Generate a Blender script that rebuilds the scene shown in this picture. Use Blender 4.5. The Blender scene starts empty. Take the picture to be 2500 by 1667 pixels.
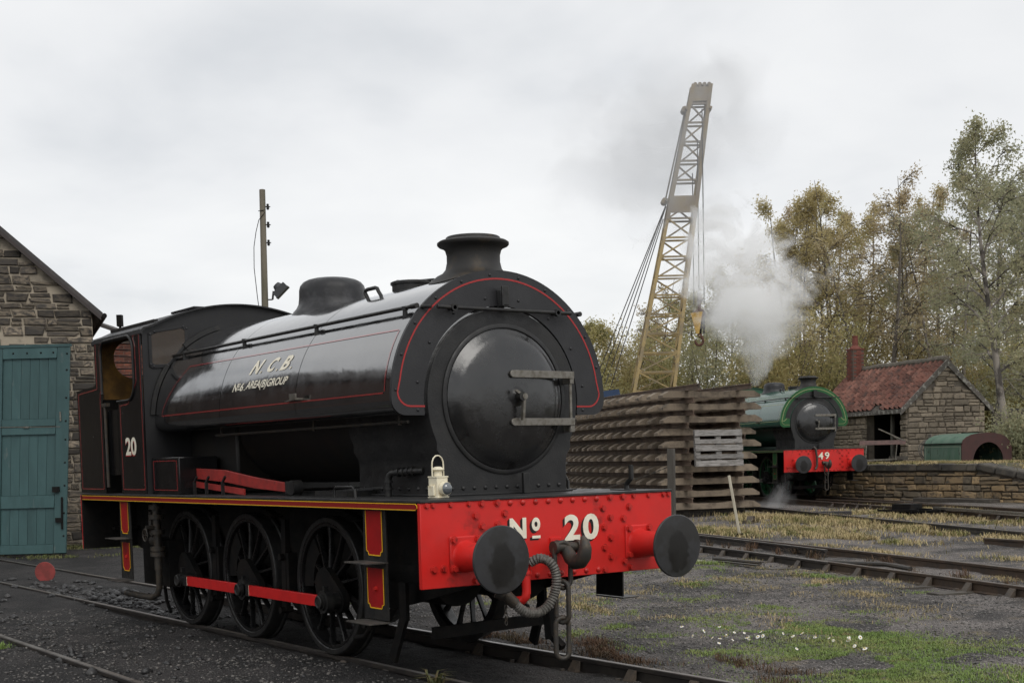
import bpy, bmesh, math, random
import numpy as np
from mathutils import Vector, Matrix, geometry
R = math.radians
rnd = random.Random(20)
S = bpy.context.scene
COL = S.collection

# ------------------------------------------------------------------ camera
cam_d = bpy.data.cameras.new('camera'); cam = bpy.data.objects.new('camera', cam_d); COL.objects.link(cam)
YAW, PITCH, ROLL = 0.6240, -0.0769, -0.0251
F = Vector((-math.cos(YAW)*math.cos(PITCH), math.sin(YAW)*math.cos(PITCH), math.sin(PITCH)))
Rv = F.cross(Vector((0, 0, 1))).normalized(); Uv = Rv.cross(F)
R2 = math.cos(ROLL)*Rv + math.sin(ROLL)*Uv; U2 = -math.sin(ROLL)*Rv + math.cos(ROLL)*Uv
cam.matrix_world = Matrix(((R2.x, U2.x, -F.x, 8.7075), (R2.y, U2.y, -F.y, -6.7077), (R2.z, U2.z, -F.z, 1.7948), (0, 0, 0, 1)))
cam_d.sensor_width = 36.0; cam_d.lens = 36.0*3288.85/2500
cam_d.shift_x = 0.0; cam_d.shift_y = (1368.67-833.5)/2500
cam_d.clip_start = 0.1; cam_d.clip_end = 2000
S.camera = cam

# ------------------------------------------------------------------ sky and light
SUN_EL, SUN_AZ = 46.0, -10.0      # soft sun behind cloud, azimuth measured from +x
W = bpy.data.worlds.new('World'); S.world = W; W.use_nodes = True
nt = W.node_tree; nt.nodes.clear()
def wn(t, **k):
    n = nt.nodes.new(t)
    for a, b in k.items(): setattr(n, a, b)
    return n
out = wn('ShaderNodeOutputWorld'); mixs = wn('ShaderNodeMixShader')
sky = wn('ShaderNodeTexSky', sky_type='NISHITA', sun_disc=False)
sky.sun_elevation = R(SUN_EL); sky.sun_rotation = R(90-SUN_AZ)
bg1 = wn('ShaderNodeBackground'); bg1.inputs[1].default_value = 0.12
bg2 = wn('ShaderNodeBackground'); bg2.inputs[1].default_value = 1.0
nt.links.new(sky.outputs[0], bg1.inputs[0])
tc = wn('ShaderNodeTexCoord'); sep = wn('ShaderNodeSeparateXYZ'); nt.links.new(tc.outputs['Generated'], sep.inputs[0])
mz = wn('ShaderNodeMath', operation='MAXIMUM'); nt.links.new(sep.outputs[2], mz.inputs[0]); mz.inputs[1].default_value = 0.0
ad = wn('ShaderNodeMath', operation='ADD'); nt.links.new(mz.outputs[0], ad.inputs[0]); ad.inputs[1].default_value = 0.22
cb = wn('ShaderNodeCombineXYZ')
for i in (0, 1):
    dv = wn('ShaderNodeMath', operation='DIVIDE'); nt.links.new(sep.outputs[i], dv.inputs[0]); nt.links.new(ad.outputs[0], dv.inputs[1]); nt.links.new(dv.outputs[0], cb.inputs[i])
cb.inputs[2].default_value = 3.1
n1 = wn('ShaderNodeTexNoise'); n1.inputs['Scale'].default_value = 1.7; n1.inputs['Detail'].default_value = 5; n1.inputs['Roughness'].default_value = .48; n1.inputs['Distortion'].default_value = .15
nt.links.new(cb.outputs[0], n1.inputs['Vector'])
rmp = wn('ShaderNodeValToRGB'); e = rmp.color_ramp
e.elements[0].position = .30; e.elements[0].color = (.74, .757, .778, 1)
e.elements[1].position = .66; e.elements[1].color = (.99, .99, .985, 1)
m_ = e.elements.new(.45); m_.color = (.885, .892, .90, 1)
nt.links.new(n1.outputs['Fac'], rmp.inputs[0]); nt.links.new(rmp.outputs[0], bg2.inputs[0])
mixs.inputs[0].default_value = 0.93
nt.links.new(bg1.outputs[0], mixs.inputs[1]); nt.links.new(bg2.outputs[0], mixs.inputs[2]); nt.links.new(mixs.outputs[0], out.inputs[0])

sun_d = bpy.data.lights.new('sun', 'SUN'); sun_d.energy = 1.3; sun_d.angle = R(35); sun_d.color = (1.0, .97, .92)
sun = bpy.data.objects.new('sun', sun_d); COL.objects.link(sun)
sd = Vector((math.cos(R(SUN_EL))*math.cos(R(SUN_AZ)), math.cos(R(SUN_EL))*math.sin(R(SUN_AZ)), math.sin(R(SUN_EL))))
sun.rotation_euler = sd.to_track_quat('Z', 'Y').to_euler(); sun.location = (0, 0, 30)

S.render.engine = 'CYCLES'
S.view_settings.view_transform = 'Standard'; S.view_settings.look = 'None'; S.view_settings.exposure = 0.0; S.view_settings.gamma = 1.0
S.view_settings.use_curve_mapping = False
S.cycles.use_denoising = True; S.cycles.max_bounces = 14; S.cycles.diffuse_bounces = 4; S.cycles.glossy_bounces = 3
S.cycles.transmission_bounces = 4; S.cycles.volume_bounces = 12; S.cycles.transparent_max_bounces = 12
S.cycles.volume_step_rate = 2.0; S.cycles.volume_max_steps = 96; S.cycles.use_adaptive_sampling = True; S.cycles.adaptive_threshold = .02
S.cycles.sample_clamp_indirect = 6

# ------------------------------------------------------------------ helpers: materials
def mat(name, col, rough=.6, metal=0., col2=None, vs=3., vlo=.4, vhi=.65, bump=0., bs=40., coat=0., rcol=None, rnd_hsv=0., rough2=None, col3=None, vs3=20., lo3=.55, hi3=.7, spec=.5, zs=1., det=5., trans=0., ior=1.45, bdist=.02):
    """principled material; col2 blends in by noise, col3 by a second finer noise, rcol by the object's random value"""
    m = bpy.data.materials.new(name); m.use_nodes = True; t = m.node_tree; N = t.nodes; L = t.links; b = N['Principled BSDF']
    c4 = lambda c: (c[0], c[1], c[2], 1.)
    b.inputs['Roughness'].default_value = rough; b.inputs['Metallic'].default_value = metal
    b.inputs['Coat Weight'].default_value = coat; b.inputs['Coat Roughness'].default_value = .08
    b.inputs['Specular IOR Level'].default_value = spec; b.inputs['IOR'].default_value = ior
    if trans: b.inputs['Transmission Weight'].default_value = trans
    b.inputs['Base Color'].default_value = c4(col)
    if not (col2 or col3 or rcol or bump or rnd_hsv): return m
    tcn = N.new('ShaderNodeTexCoord'); oi = N.new('ShaderNodeObjectInfo')
    va = N.new('ShaderNodeVectorMath'); va.operation = 'MULTIPLY_ADD'
    L.new(oi.outputs['Random'], va.inputs[0]); va.inputs[1].default_value = (37., 91., 53.); L.new(tcn.outputs['Object'], va.inputs[2])
    mp = N.new('ShaderNodeMapping'); mp.inputs['Scale'].default_value = (1, 1, zs); L.new(va.outputs[0], mp.inputs[0]); vec = mp.outputs[0]
    cur = None
    def mixc(fac, a, bcol):
        x = N.new('ShaderNodeMix'); x.data_type = 'RGBA'
        if isinstance(fac, float): x.inputs[0].default_value = fac
        else: L.new(fac, x.inputs[0])
        for inp, c in ((x.inputs[6], a), (x.inputs[7], bcol)):
            if isinstance(c, tuple): inp.default_value = c4(c)
            else: L.new(c, inp)
        return x.outputs[2]
    def noise(sc, lo, hi, dt=det):
        n = N.new('ShaderNodeTexNoise'); n.inputs['Scale'].default_value = sc; n.inputs['Detail'].default_value = dt; n.inputs['Roughness'].default_value = .6; L.new(vec, n.inputs['Vector'])
        r = N.new('ShaderNodeMapRange'); r.interpolation_type = 'SMOOTHSTEP'; r.inputs[1].default_value = lo; r.inputs[2].default_value = hi; L.new(n.outputs['Fac'], r.inputs[0])
        return r.outputs[0]
    cur = tuple(col)
    if rcol: cur = mixc(oi.outputs['Random'], cur, tuple(rcol))
    f1 = None
    if col2: f1 = noise(vs, vlo, vhi); cur = mixc(f1, cur, tuple(col2))
    if col3: f3 = noise(vs3, lo3, hi3); cur = mixc(f3, cur, tuple(col3))
    if rnd_hsv:
        h = N.new('ShaderNodeHueSaturation'); mr = N.new('ShaderNodeMapRange'); wn_ = N.new('ShaderNodeTexWhiteNoise'); wn_.noise_dimensions = '1D'; L.new(oi.outputs['Random'], wn_.inputs['W'])
        mr.inputs[3].default_value = 1-rnd_hsv; mr.inputs[4].default_value = 1+rnd_hsv; L.new(wn_.outputs[0], mr.inputs[0]); L.new(mr.outputs[0], h.inputs['Value'])
        if isinstance(cur, tuple): h.inputs['Color'].default_value = c4(cur)
        else: L.new(cur, h.inputs['Color'])
        cur = h.outputs[0]
    if not isinstance(cur, tuple): L.new(cur, b.inputs['Base Color'])
    if rough2 is not None:
        fr = noise(vs*1.7, .35, .65); mr = N.new('ShaderNodeMapRange'); mr.inputs[3].default_value = rough; mr.inputs[4].default_value = rough2; L.new(fr, mr.inputs[0]); L.new(mr.outputs[0], b.inputs['Roughness'])
    if bump:
        n = N.new('ShaderNodeTexNoise'); n.inputs['Scale'].default_value = bs; n.inputs['Detail'].default_value = 4; L.new(vec, n.inputs['Vector'])
        bp = N.new('ShaderNodeBump'); bp.inputs['Strength'].default_value = bump; bp.inputs['Distance'].default_value = bdist; L.new(n.outputs['Fac'], bp.inputs['Height']); L.new(bp.outputs[0], b.inputs['Normal'])
    return m

# ------------------------------------------------------------------ helpers: meshes
class MB:
    def __init__(s): s.v = []; s.f = []
    def add(s, vs, fs):
        o = len(s.v); s.v.extend([tuple(p) for p in vs]); s.f.extend([tuple(i+o for i in f) for f in fs]); return s
    def box(s, x0, x1, y0, y1, z0, z1):
        return s.add([(x0,y0,z0),(x1,y0,z0),(x1,y1,z0),(x0,y1,z0),(x0,y0,z1),(x1,y0,z1),(x1,y1,z1),(x0,y1,z1)],
                     [(0,3,2,1),(4,5,6,7),(0,1,5,4),(1,2,6,5),(2,3,7,6),(3,0,4,7)])
    def bar(s, p, q, w, h, up=(0,0,1)):
        """rectangular bar from p to q, width w sideways, height h along up"""
        p, q = Vector(p), Vector(q); d = (q-p).normalized(); u = Vector(up); sd_ = d.cross(u)
        if sd_.length < 1e-4: u = Vector((1,0,0)); sd_ = d.cross(u)
        sd_.normalize(); u = sd_.cross(d); a, b = sd_*w/2, u*h/2
        return s.add([p-a-b, p+a-b, p+a+b, p-a+b, q-a-b, q+a-b, q+a+b, q-a+b], [(0,3,2,1),(4,5,6,7),(0,1,5,4),(1,2,6,5),(2,3,7,6),(3,0,4,7)])
    def rings(s, rs, closed=True, cap=True):
        n = len(rs[0]); vs = [p for r in rs for p in r]; fs = []
        for i in range(len(rs)-1):
            for j in range(n if closed else n-1):
                k = (j+1) % n; fs.append((i*n+j, i*n+k, (i+1)*n+k, (i+1)*n+j))
        if cap and closed: fs.append(tuple(range(n-1, -1, -1))); fs.append(tuple(range((len(rs)-1)*n, len(rs)*n)))
        return s.add(vs, fs)
    def cyl(s, p, q, r0, r1=None, n=16, cap=True, ph=0.):
        p, q = Vector(p), Vector(q); r1 = r0 if r1 is None else r1; d = (q-p).normalized()
        a = d.orthogonal().normalized(); b = d.cross(a)
        ring = lambda c, r: [c+(a*math.cos(t)+b*math.sin(t))*r for t in [ph+2*math.pi*i/n for i in range(n)]]
        return s.rings([ring(p, r0), ring(q, r1)], cap=cap)
    def lathe(s, o, d, prof, n=32, cap=True):
        """prof: list of (distance along d, radius)"""
        o, d = Vector(o), Vector(d).normalized(); a = Vector((0,0,1)) if abs(d.z) < .9 else Vector((1,0,0)); a = (a-d*a.dot(d)).normalized(); b = d.cross(a)
        return s.rings([[o+d*h+(a*math.cos(2*math.pi*i/n)+b*math.sin(2*math.pi*i/n))*max(r, 1e-4) for i in range(n)] for h, r in prof], cap=cap)
    def tube(s, pts, r, n=8, cap=True, closed=False):
        pts = [Vector(p) for p in pts]; m = len(pts); rs = []; prev = None
        for i, p in enumerate(pts):
            if closed: t = pts[(i+1) % m]-pts[i-1]
            else: t = pts[min(i+1, m-1)]-pts[max(i-1, 0)]
            t.normalize()
            if prev is None: a = t.orthogonal().normalized()
            else: a = (prev-t*prev.dot(t)).normalized()
            prev = a; b = t.cross(a); rr = r[i] if isinstance(r, (list, tuple)) else r
            rs.append([p+(a*math.cos(2*math.pi*k/n)+b*math.sin(2*math.pi*k/n))*rr for k in range(n)])
        if closed: rs.append(rs[0]); return s.rings(rs, cap=False)
        return s.rings(rs, cap=cap)
    def plate(s, loops, fn, t0, t1):
        """flat plate: loops[0] outline, others holes, 2d points; fn(a,b,t) -> 3d"""
        tri = geometry.tessellate_polygon([[Vector((p[0], p[1], 0)) for p in l] for l in loops])
        flat = [p for l in loops for p in l]; n = len(flat)
        vs = [fn(p[0], p[1], t0) for p in flat]+[fn(p[0], p[1], t1) for p in flat]
        fs = [tuple(t) for t in tri]+[tuple(i+n for i in reversed(t)) for t in tri]; o = 0
        for l in loops:
            k = len(l)
            for i in range(k): j = (i+1) % k; fs.append((o+i, o+j, o+j+n, o+i+n))
            o += k
        return s.add(vs, fs)
    def xf(s, M): s.v = [tuple(M @ Vector(p)) for p in s.v]; return s
    def mesh(s, name, m=None, smooth=40):
        me = bpy.data.meshes.new(name); me.from_pydata(s.v, [], s.f); me.validate()
        bm = bmesh.new(); bm.from_mesh(me); bmesh.ops.remove_doubles(bm, verts=bm.verts, dist=2e-5); bmesh.ops.recalc_face_normals(bm, faces=bm.faces); bm.to_mesh(me); bm.free()
        if smooth:
            me.polygons.foreach_set('use_smooth', [True]*len(me.polygons)); me.set_sharp_from_angle(angle=R(smooth))
        if m: me.materials.append(m)
        return me
    def build(s, name, m, parent=None, smooth=40, bev=0, loc=None):
        o = bpy.data.objects.new(name, s.mesh(name, m, smooth)); COL.objects.link(o)
        if parent: o.parent = parent
        if loc: o.location = loc
        if bev:
            b = o.modifiers.new('bevel', 'BEVEL'); b.width = bev; b.segments = 2; b.limit_method = 'ANGLE'; b.angle_limit = R(50); b.harden_normals = False
        return o
def inst(name, me, parent, loc=(0,0,0), rot=(0,0,0), sc=(1,1,1)):
    o = bpy.data.objects.new(name, me); COL.objects.link(o); o.parent = parent; o.location = loc; o.rotation_euler = rot; o.scale = sc; return o
def tag(o, label, cat, group=None):
    o['label'] = label; o['category'] = cat
    if group: o['group'] = group
    return o
def thing(name, label, cat, loc=(0,0,0), rz=0., group=None):
    o = bpy.data.objects.new(name, None); COL.objects.link(o); o.location = loc; o.rotation_euler = (0,0,rz); o.empty_display_size = .2
    return tag(o, label, cat, group)
def struct(o, kind='structure', label=None):
    o['kind'] = kind
    if label: o['label'] = label
    return o
def raw(name, verts, faces, m, parent=None, smooth=False, mats=None, mi=None):
    """fast mesh from numpy arrays, faces all of one size"""
    me = bpy.data.meshes.new(name); v = np.asarray(verts, np.float32); f = np.asarray(faces, np.int32); k = f.shape[1]
    me.vertices.add(len(v)); me.vertices.foreach_set('co', v.ravel()); me.loops.add(f.size); me.loops.foreach_set('vertex_index', f.ravel())
    me.polygons.add(len(f)); me.polygons.foreach_set('loop_start', np.arange(0, f.size, k, dtype=np.int32)); me.polygons.foreach_set('loop_total', np.full(len(f), k, np.int32))
    if smooth: me.polygons.foreach_set('use_smooth', np.ones(len(f), bool))
    for x in (mats or [m]): me.materials.append(x)
    if mi is not None: me.polygons.foreach_set('material_index', np.asarray(mi, np.int32))
    me.update(calc_edges=True); me.validate()
    o = bpy.data.objects.new(name, me); COL.objects.link(o)
    if parent: o.parent = parent
    return o
def arc(cx, cy, r, a0, a1, n=10, ry=None):
    ry = r if ry is None else ry
    return [(cx+r*math.cos(R(a0+(a1-a0)*i/n)), cy+ry*math.sin(R(a0+(a1-a0)*i/n))) for i in range(n+1)]
def text2d(body, size, bold=0., shear=0., xs=1.):
    """text outline as flat mesh data (verts 2d, faces)"""
    c = bpy.data.curves.new('lettering', 'FONT'); c.body = body; c.size = size; c.offset = bold*size; c.shear = shear; c.resolution_u = 4; c.fill_mode = 'FRONT'
    o = bpy.data.objects.new('lettering', c); COL.objects.link(o); dg = bpy.context.evaluated_depsgraph_get(); dg.update()
    me = bpy.data.meshes.new_from_object(o.evaluated_get(dg)); bpy.data.objects.remove(o); bpy.data.curves.remove(c)
    vs = [(v.co.x*xs, v.co.y) for v in me.vertices]; fs = [tuple(p.vertices) for p in me.polygons]; bpy.data.meshes.remove(me)
    return vs, fs
def fit2d(vs, x0, x1, y0, y1, sh=0.):
    """stretch lettering into the given box, slanted by sh"""
    ax, bx = min(v[0] for v in vs), max(v[0] for v in vs); ay, by = min(v[1] for v in vs), max(v[1] for v in vs)
    r = []
    for x, y in vs:
        t = (y-ay)/(by-ay); r.append((x0+(x-ax)/(bx-ax)*(x1-x0)+sh*(t-.5), y0+t*(y1-y0)))
    return r
def seg_mesh(vs, fs, fn, cuts):
    """flat 2d mesh cut along horizontal lines then mapped through fn"""
    bm = bmesh.new(); bv = [bm.verts.new((x, y, 0)) for x, y in vs]
    for f in fs:
        try: bm.faces.new([bv[i] for i in f])
        except ValueError: pass
    for y in cuts: bmesh.ops.bisect_plane(bm, geom=bm.verts[:]+bm.edges[:]+bm.faces[:], plane_co=(0, y, 0), plane_no=(0, 1, 0))
    bm.verts.index_update(); r = MB(); r.v = [tuple(fn(v.co.x, v.co.y)) for v in bm.verts]; r.f = [tuple(v.index for v in f.verts) for f in bm.faces]; bm.free(); return r

# smooth value noise for terrain (numpy)
def vnoise(x, y, seed=0):
    rs = np.random.RandomState(seed); T = rs.rand(256, 256); xi = np.floor(x).astype(int); yi = np.floor(y).astype(int); fx = x-xi; fy = y-yi
    fx = fx*fx*(3-2*fx); fy = fy*fy*(3-2*fy); g = lambda a, b: T[a % 256, b % 256]
    return (g(xi, yi)*(1-fx)+g(xi+1, yi)*fx)*(1-fy)+(g(xi, yi+1)*(1-fx)+g(xi+1, yi+1)*fx)*fy
def zr(y):            # level of the rail tops: the yard rises gently towards the far side
    y = np.asarray(y, float); return .0135*np.clip(y-1, 0, 45)
def hgt(x, y):        # ground level
    x = np.asarray(x, float); y = np.asarray(y, float)
    drop = np.interp(y, [-40, -1.2, -.9, -.5, .5, .8, 1.3, 3, 60], [-.10, -.045, -.045, -.10, -.10, -.13, -.15, -.14, -.13])
    d = np.hypot(x-8.7, y+6.7); amp = np.clip(1.4-d/30, .25, 1)
    n = (vnoise(x*.9+50, y*.9+50, 1)-.5)*.05+(vnoise(x*3+9, y*3+70, 2)-.5)*.035*amp+(vnoise(x*9, y*9, 3)-.5)*.022*amp+(vnoise(x*21, y*21, 4)-.5)*.012*amp
    bury = np.clip((-7.5-x)/3, 0, 1)*np.clip((1.6-np.abs(y))/.5, 0, 1)     # far left the track is trodden in level with its rails
    drop = drop*(1-bury)-.028*bury
    return zr(y)+drop+n*(1-.5*bury)
# ------------------------------------------------------------------ materials
def scheme(green):
    K = {}
    if not green:
        K['tank'] = mat('tank_gloss_black', (.006,.006,.0065), .09, coat=.9, col2=(.009,.009,.010), vs=2.2, bump=.06, bs=6.0, rough2=.19, bdist=.05, spec=.5, ior=2.9, col3=(.035,.033,.031), vs3=60., lo3=.66, hi3=.72)
        K['tankface'] = mat('tank_face_black', (.021,.021,.023), .42, col2=(.028,.028,.030), vs=2.5, bump=.12, bs=60, bdist=.01, rough2=.52)
        K['cab'] = mat('cab_black', (.007,.007,.0075), .17, col2=(.010,.010,.0105), vs=3, rough2=.26, col3=(.50,.48,.45), vs3=16., lo3=.735, hi3=.742)
        K['cabfront'] = mat('cab_front_black', (.011,.011,.012), .42, col2=(.015,.015,.016), vs=2.5, rough2=.55, bump=.06, bs=40, bdist=.01)
        K['step'] = mat('step_dark_red', (.36,.010,.011), .34, col2=(.29,.009,.010), vs=6)
        K['valance'] = K['vred'] = mat('valance_maroon', (.25,.014,.013), .35)
        K['plate'] = mat('running_plate_black', (.018,.018,.019), .38, col2=(.035,.034,.033), vs=4, rough2=.6)
        K['line'] = mat('lining_red', (.29,.023,.023), .16, coat=.9, ior=2.2); K['fline'] = mat('lining_red_matt', (.36,.026,.026), .4)
        K['wheel'] = mat('wheel_black', (.006,.006,.0065), .22, col2=(.012,.0115,.011), vs=5, rough2=.42, spec=.4)
        K['rod'] = mat('coupling_rod_red', (.62,.018,.018), .30, col2=(.54,.016,.016), vs=7)
        K['boiler'] = mat('boiler_black', (.008,.0075,.007), .5, col2=(.013,.010,.007), vs=2.5)
    else:
        g = (.018,.085,.045)
        K['tank'] = mat('tank_green', (.020,.085,.060), .24, coat=.4, col2=(.026,.10,.07), vs=2.5, bump=.08, bs=6)
        K['tankface'] = mat('tank_face_green', (.012,.085,.022), .3, col2=(.015,.10,.028), vs=3)
        K['cab'] = K['cabfront'] = mat('cab_green', g, .3); K['step'] = mat('step_green', (.012,.11,.03), .35)
        K['valance'] = K['vred'] = mat('valance_green', (.010,.06,.022), .35); K['plate'] = mat('running_plate_dark', (.016,.020,.018), .4)
        K['line'] = mat('lining_cream', (.36,.37,.18), .4); K['wheel'] = mat('wheel_green', (.012,.075,.028), .35)
        K['rod'] = mat('rod_steel', (.20,.19,.18), .4, .6); K['boiler'] = mat('boiler_green', (.012,.05,.03), .4)
    return K
SMOKE = mat('smokebox_black', (.014,.014,.0145), .36, col2=(.022,.0215,.021), vs=4, bump=.35, bs=70, bdist=.006, rough2=.62)
DOORM = mat('smokebox_door_black', (.007,.007,.0075), .14, col2=(.012,.0115,.011), vs=3.5, bump=.14, bs=40, bdist=.006, rough2=.30, ior=1.7)
CHIM = mat('chimney_sooty_black', (.022,.021,.020), .6, col2=(.055,.042,.028), vs=6, vlo=.5, vhi=.75, bump=.1, bs=60)
DOMEM = mat('dome_grey_black', (.016,.016,.018), .36, col2=(.05,.05,.053), vs=4.5, vlo=.48, vhi=.72, rough2=.55, bump=.08, bs=50)
BLACK = mat('frame_black', (.006,.006,.006), .65, col2=(.012,.010,.0085), vs=6, rough2=.75, spec=.22)
BLACK2 = mat('fitting_black', (.012,.012,.0125), .34, col2=(.022,.021,.019), vs=12, rough2=.55)
BEAMRED = mat('buffer_beam_red', (.62,.020,.016), .33, col2=(.54,.022,.018), vs=2.6, vlo=.42, vhi=.7, bump=.05, bs=25, bdist=.006, col3=(.15,.016,.013), vs3=4.0, lo3=.55, hi3=.78, rough2=.50)
BOLTRED = mat('bolt_red', (.48,.022,.017), .38, col2=(.13,.012,.010), vs=25, vlo=.5, vhi=.75)
YEL = mat('lining_yellow', (.75,.42,.02), .4)
CREAM = mat('lettering_cream', (.86,.81,.67), .45, col2=(.76,.70,.56), vs=9)
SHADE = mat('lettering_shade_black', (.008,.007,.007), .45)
REDSH = mat('lettering_shade_red', (.42,.02,.02), .45)
STEEL = mat('worn_and_lit_steel', (.23,.215,.19), .42, .7, col2=(.15,.135,.11), vs=20, bump=.1, bs=60)  # worn metal; its pale tone also paints the gleam on the tank step
BUFF = mat('buffer_face_black', (.030,.030,.032), .32, col2=(.020,.019,.018), vs=4, vlo=.42, vhi=.6, rough2=.5, col3=(.09,.09,.085), vs3=9., lo3=.68, hi3=.85, bump=.1, bs=40, bdist=.005)
HOSE = mat('hose_grey', (.075,.070,.062), .5, col2=(.14,.13,.115), vs=25, bump=.2, bs=60)
# grease stain in the middle of each buffer head
_t = BUFF.node_tree; _n = _t.nodes; _l = _t.links; _tc = _n.new('ShaderNodeTexCoord'); _s = _n.new('ShaderNodeSeparateXYZ'); _l.new(_tc.outputs['Object'], _s.inputs[0])
def _m(op, a, b_=None):
    x = _n.new('ShaderNodeMath'); x.operation = op
    for i, q in enumerate((a, b_)):
        if q is None: continue
        if isinstance(q, (int, float)): x.inputs[i].default_value = q
        else: _l.new(q, x.inputs[i])
    return x.outputs[0]
_y = _m('MULTIPLY', _m('SUBTRACT', _m('ABSOLUTE', _s.outputs[1]), .891), 1.25); _z = _m('MULTIPLY', _m('SUBTRACT', _s.outputs[2], .985), .85); _r = _m('SQRT', _m('ADD', _m('MULTIPLY', _y, _y), _m('MULTIPLY', _z, _z)))
_ns = _n.new('ShaderNodeTexNoise'); _ns.inputs['Scale'].default_value = 14; _l.new(_tc.outputs['Object'], _ns.inputs['Vector']); _r = _m('ADD', _r, _m('MULTIPLY', _m('SUBTRACT', _ns.outputs['Fac'], .5), .12))
_mr = _n.new('ShaderNodeMapRange'); _mr.interpolation_type = 'SMOOTHSTEP'; _mr.inputs[1].default_value = .12; _mr.inputs[2].default_value = .16; _l.new(_r, _mr.inputs[0])
_pb = _n['Principled BSDF']; _mx = _n.new('ShaderNodeMix'); _mx.data_type = 'RGBA'; _l.new(_mr.outputs[0], _mx.inputs[0]); _mx.inputs[6].default_value = (.007,.006,.005,1); _l.new(_pb.inputs['Base Color'].links[0].from_socket, _mx.inputs[7]); _l.new(_mx.outputs[2], _pb.inputs['Base Color'])
IRON = mat('chain_iron', (.045,.042,.038), .5, .3, col2=(.07,.055,.04), vs=18, bump=.15, bs=70)
OCHRE = mat('cab_inside_ochre', (.24,.125,.028), .5, col2=(.12,.065,.02), vs=4)
TREAD = mat('step_tread_worn', (.09,.082,.072), .5, .3, col2=(.045,.042,.04), vs=14)
BARRED = mat('faded_red_bar', (.36,.035,.03), .45, col2=(.24,.03,.026), vs=8, col3=(.05,.03,.028), vs3=22., lo3=.6, hi3=.72)
GLASS = bpy.data.materials.new('window_glass'); GLASS.use_nodes = True
_t = GLASS.node_tree; _b = _t.nodes['Principled BSDF']; _b.inputs['Base Color'].default_value = (.13,.11,.095,1); _b.inputs['Roughness'].default_value = .12
_b.inputs['Alpha'].default_value = .40; _b.inputs['Specular IOR Level'].default_value = .6
LENS = mat('lamp_lens', (.10,.11,.12), .04, coat=1., spec=.9)
LAMPC = mat('lamp_cream', (.76,.70,.54), .45, col2=(.60,.50,.33), vs=14, vlo=.5, vhi=.7, col3=(.05,.035,.025), vs3=38., lo3=.66, hi3=.71)

# ------------------------------------------------------------------ the saddle-tank engines
TZ, TA, TB = 2.285, 1.095, 1.07        # tank cross-section: ellipse centre height and half-axes
def tank_pt(th, off=0.):               # th in degrees, 0 = near side level, 90 = crown
    return ((TA+off)*-math.cos(R(th)), TZ+(TB+off)*math.sin(R(th)))
def tank_outline(off=0., n=44):
    o = off; h = [(-.80, 2.165-o), (-.975, 2.165-o)]+arc(-.975, 2.285, .12+o, 270, 180, 6)[1:-1]
    e_ = [tank_pt(180*i/n, o) for i in range(n+1)]
    return h+e_+[(-a, b) for a, b in reversed(h)]
def tank_side(u, z, off=.004, sgn=-1):  # a point on the near (sgn -1) flank at height z
    if z < TZ: v = -.975-math.sqrt(max(0, (.12+off)**2-(TZ-z)**2)); v = v if sgn < 0 else -v; return (u, v, z)
    return (u, sgn*(TA+off)*math.sqrt(max(0., 1-((z-TZ)/(TB+off))**2)), z)
BOLTS_HEX = [(-1.23,1.44,.016),(-1.17,1.44,.016),(-1.01,1.44,.016),(-.84,1.44,.016),(-.72,1.44,.022),(-.57,1.44,.022),(.59,1.44,.022),(.73,1.44,.022),(.85,1.44,.016),(1.02,1.44,.016),(1.19,1.44,.016),(1.25,1.44,.016),
 (-.78,1.345,.022),(-.5,1.35,.022),(-.72,1.26,.022),(-.57,1.265,.022),(-1.18,.95,.022),(-1.09,.95,.022),(.51,1.35,.022),(.8,1.35,.022),(.59,1.27,.022),(.735,1.255,.022),(.52,1.19,.022),(.59,1.1,.022),(.52,1.02,.022),(.59,.94,.022),(.52,.835,.022),(.74,.89,.022),(.81,.835,.022),(-.79,.835,.022),(-.52,1.02,.022),(-.59,.94,.022),(-.52,1.19,.022)]
BOLTS_DOME = [(-.445+.127*i, 1.432) for i in range(8)]+[(.06,.838),(.19,.84),(.32,.84),(.45,.84),(-.06,.838),(-.19,.838)]
def hexbolt(r):
    m = MB(); m.cyl((0,0,0),(.006,0,0),r*1.25,n=14); m.cyl((.004,0,0),(.004+r*.8,0,0),r,r*.93,n=6,ph=rnd.random()); return m
def dome_rivet(r, n=10):
    return MB().lathe((0,0,0),(1,0,0),[(0,r),(r*.35,r*.92),(r*.6,r*.7),(r*.78,r*.35),(r*.82,.001)],n)

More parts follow.
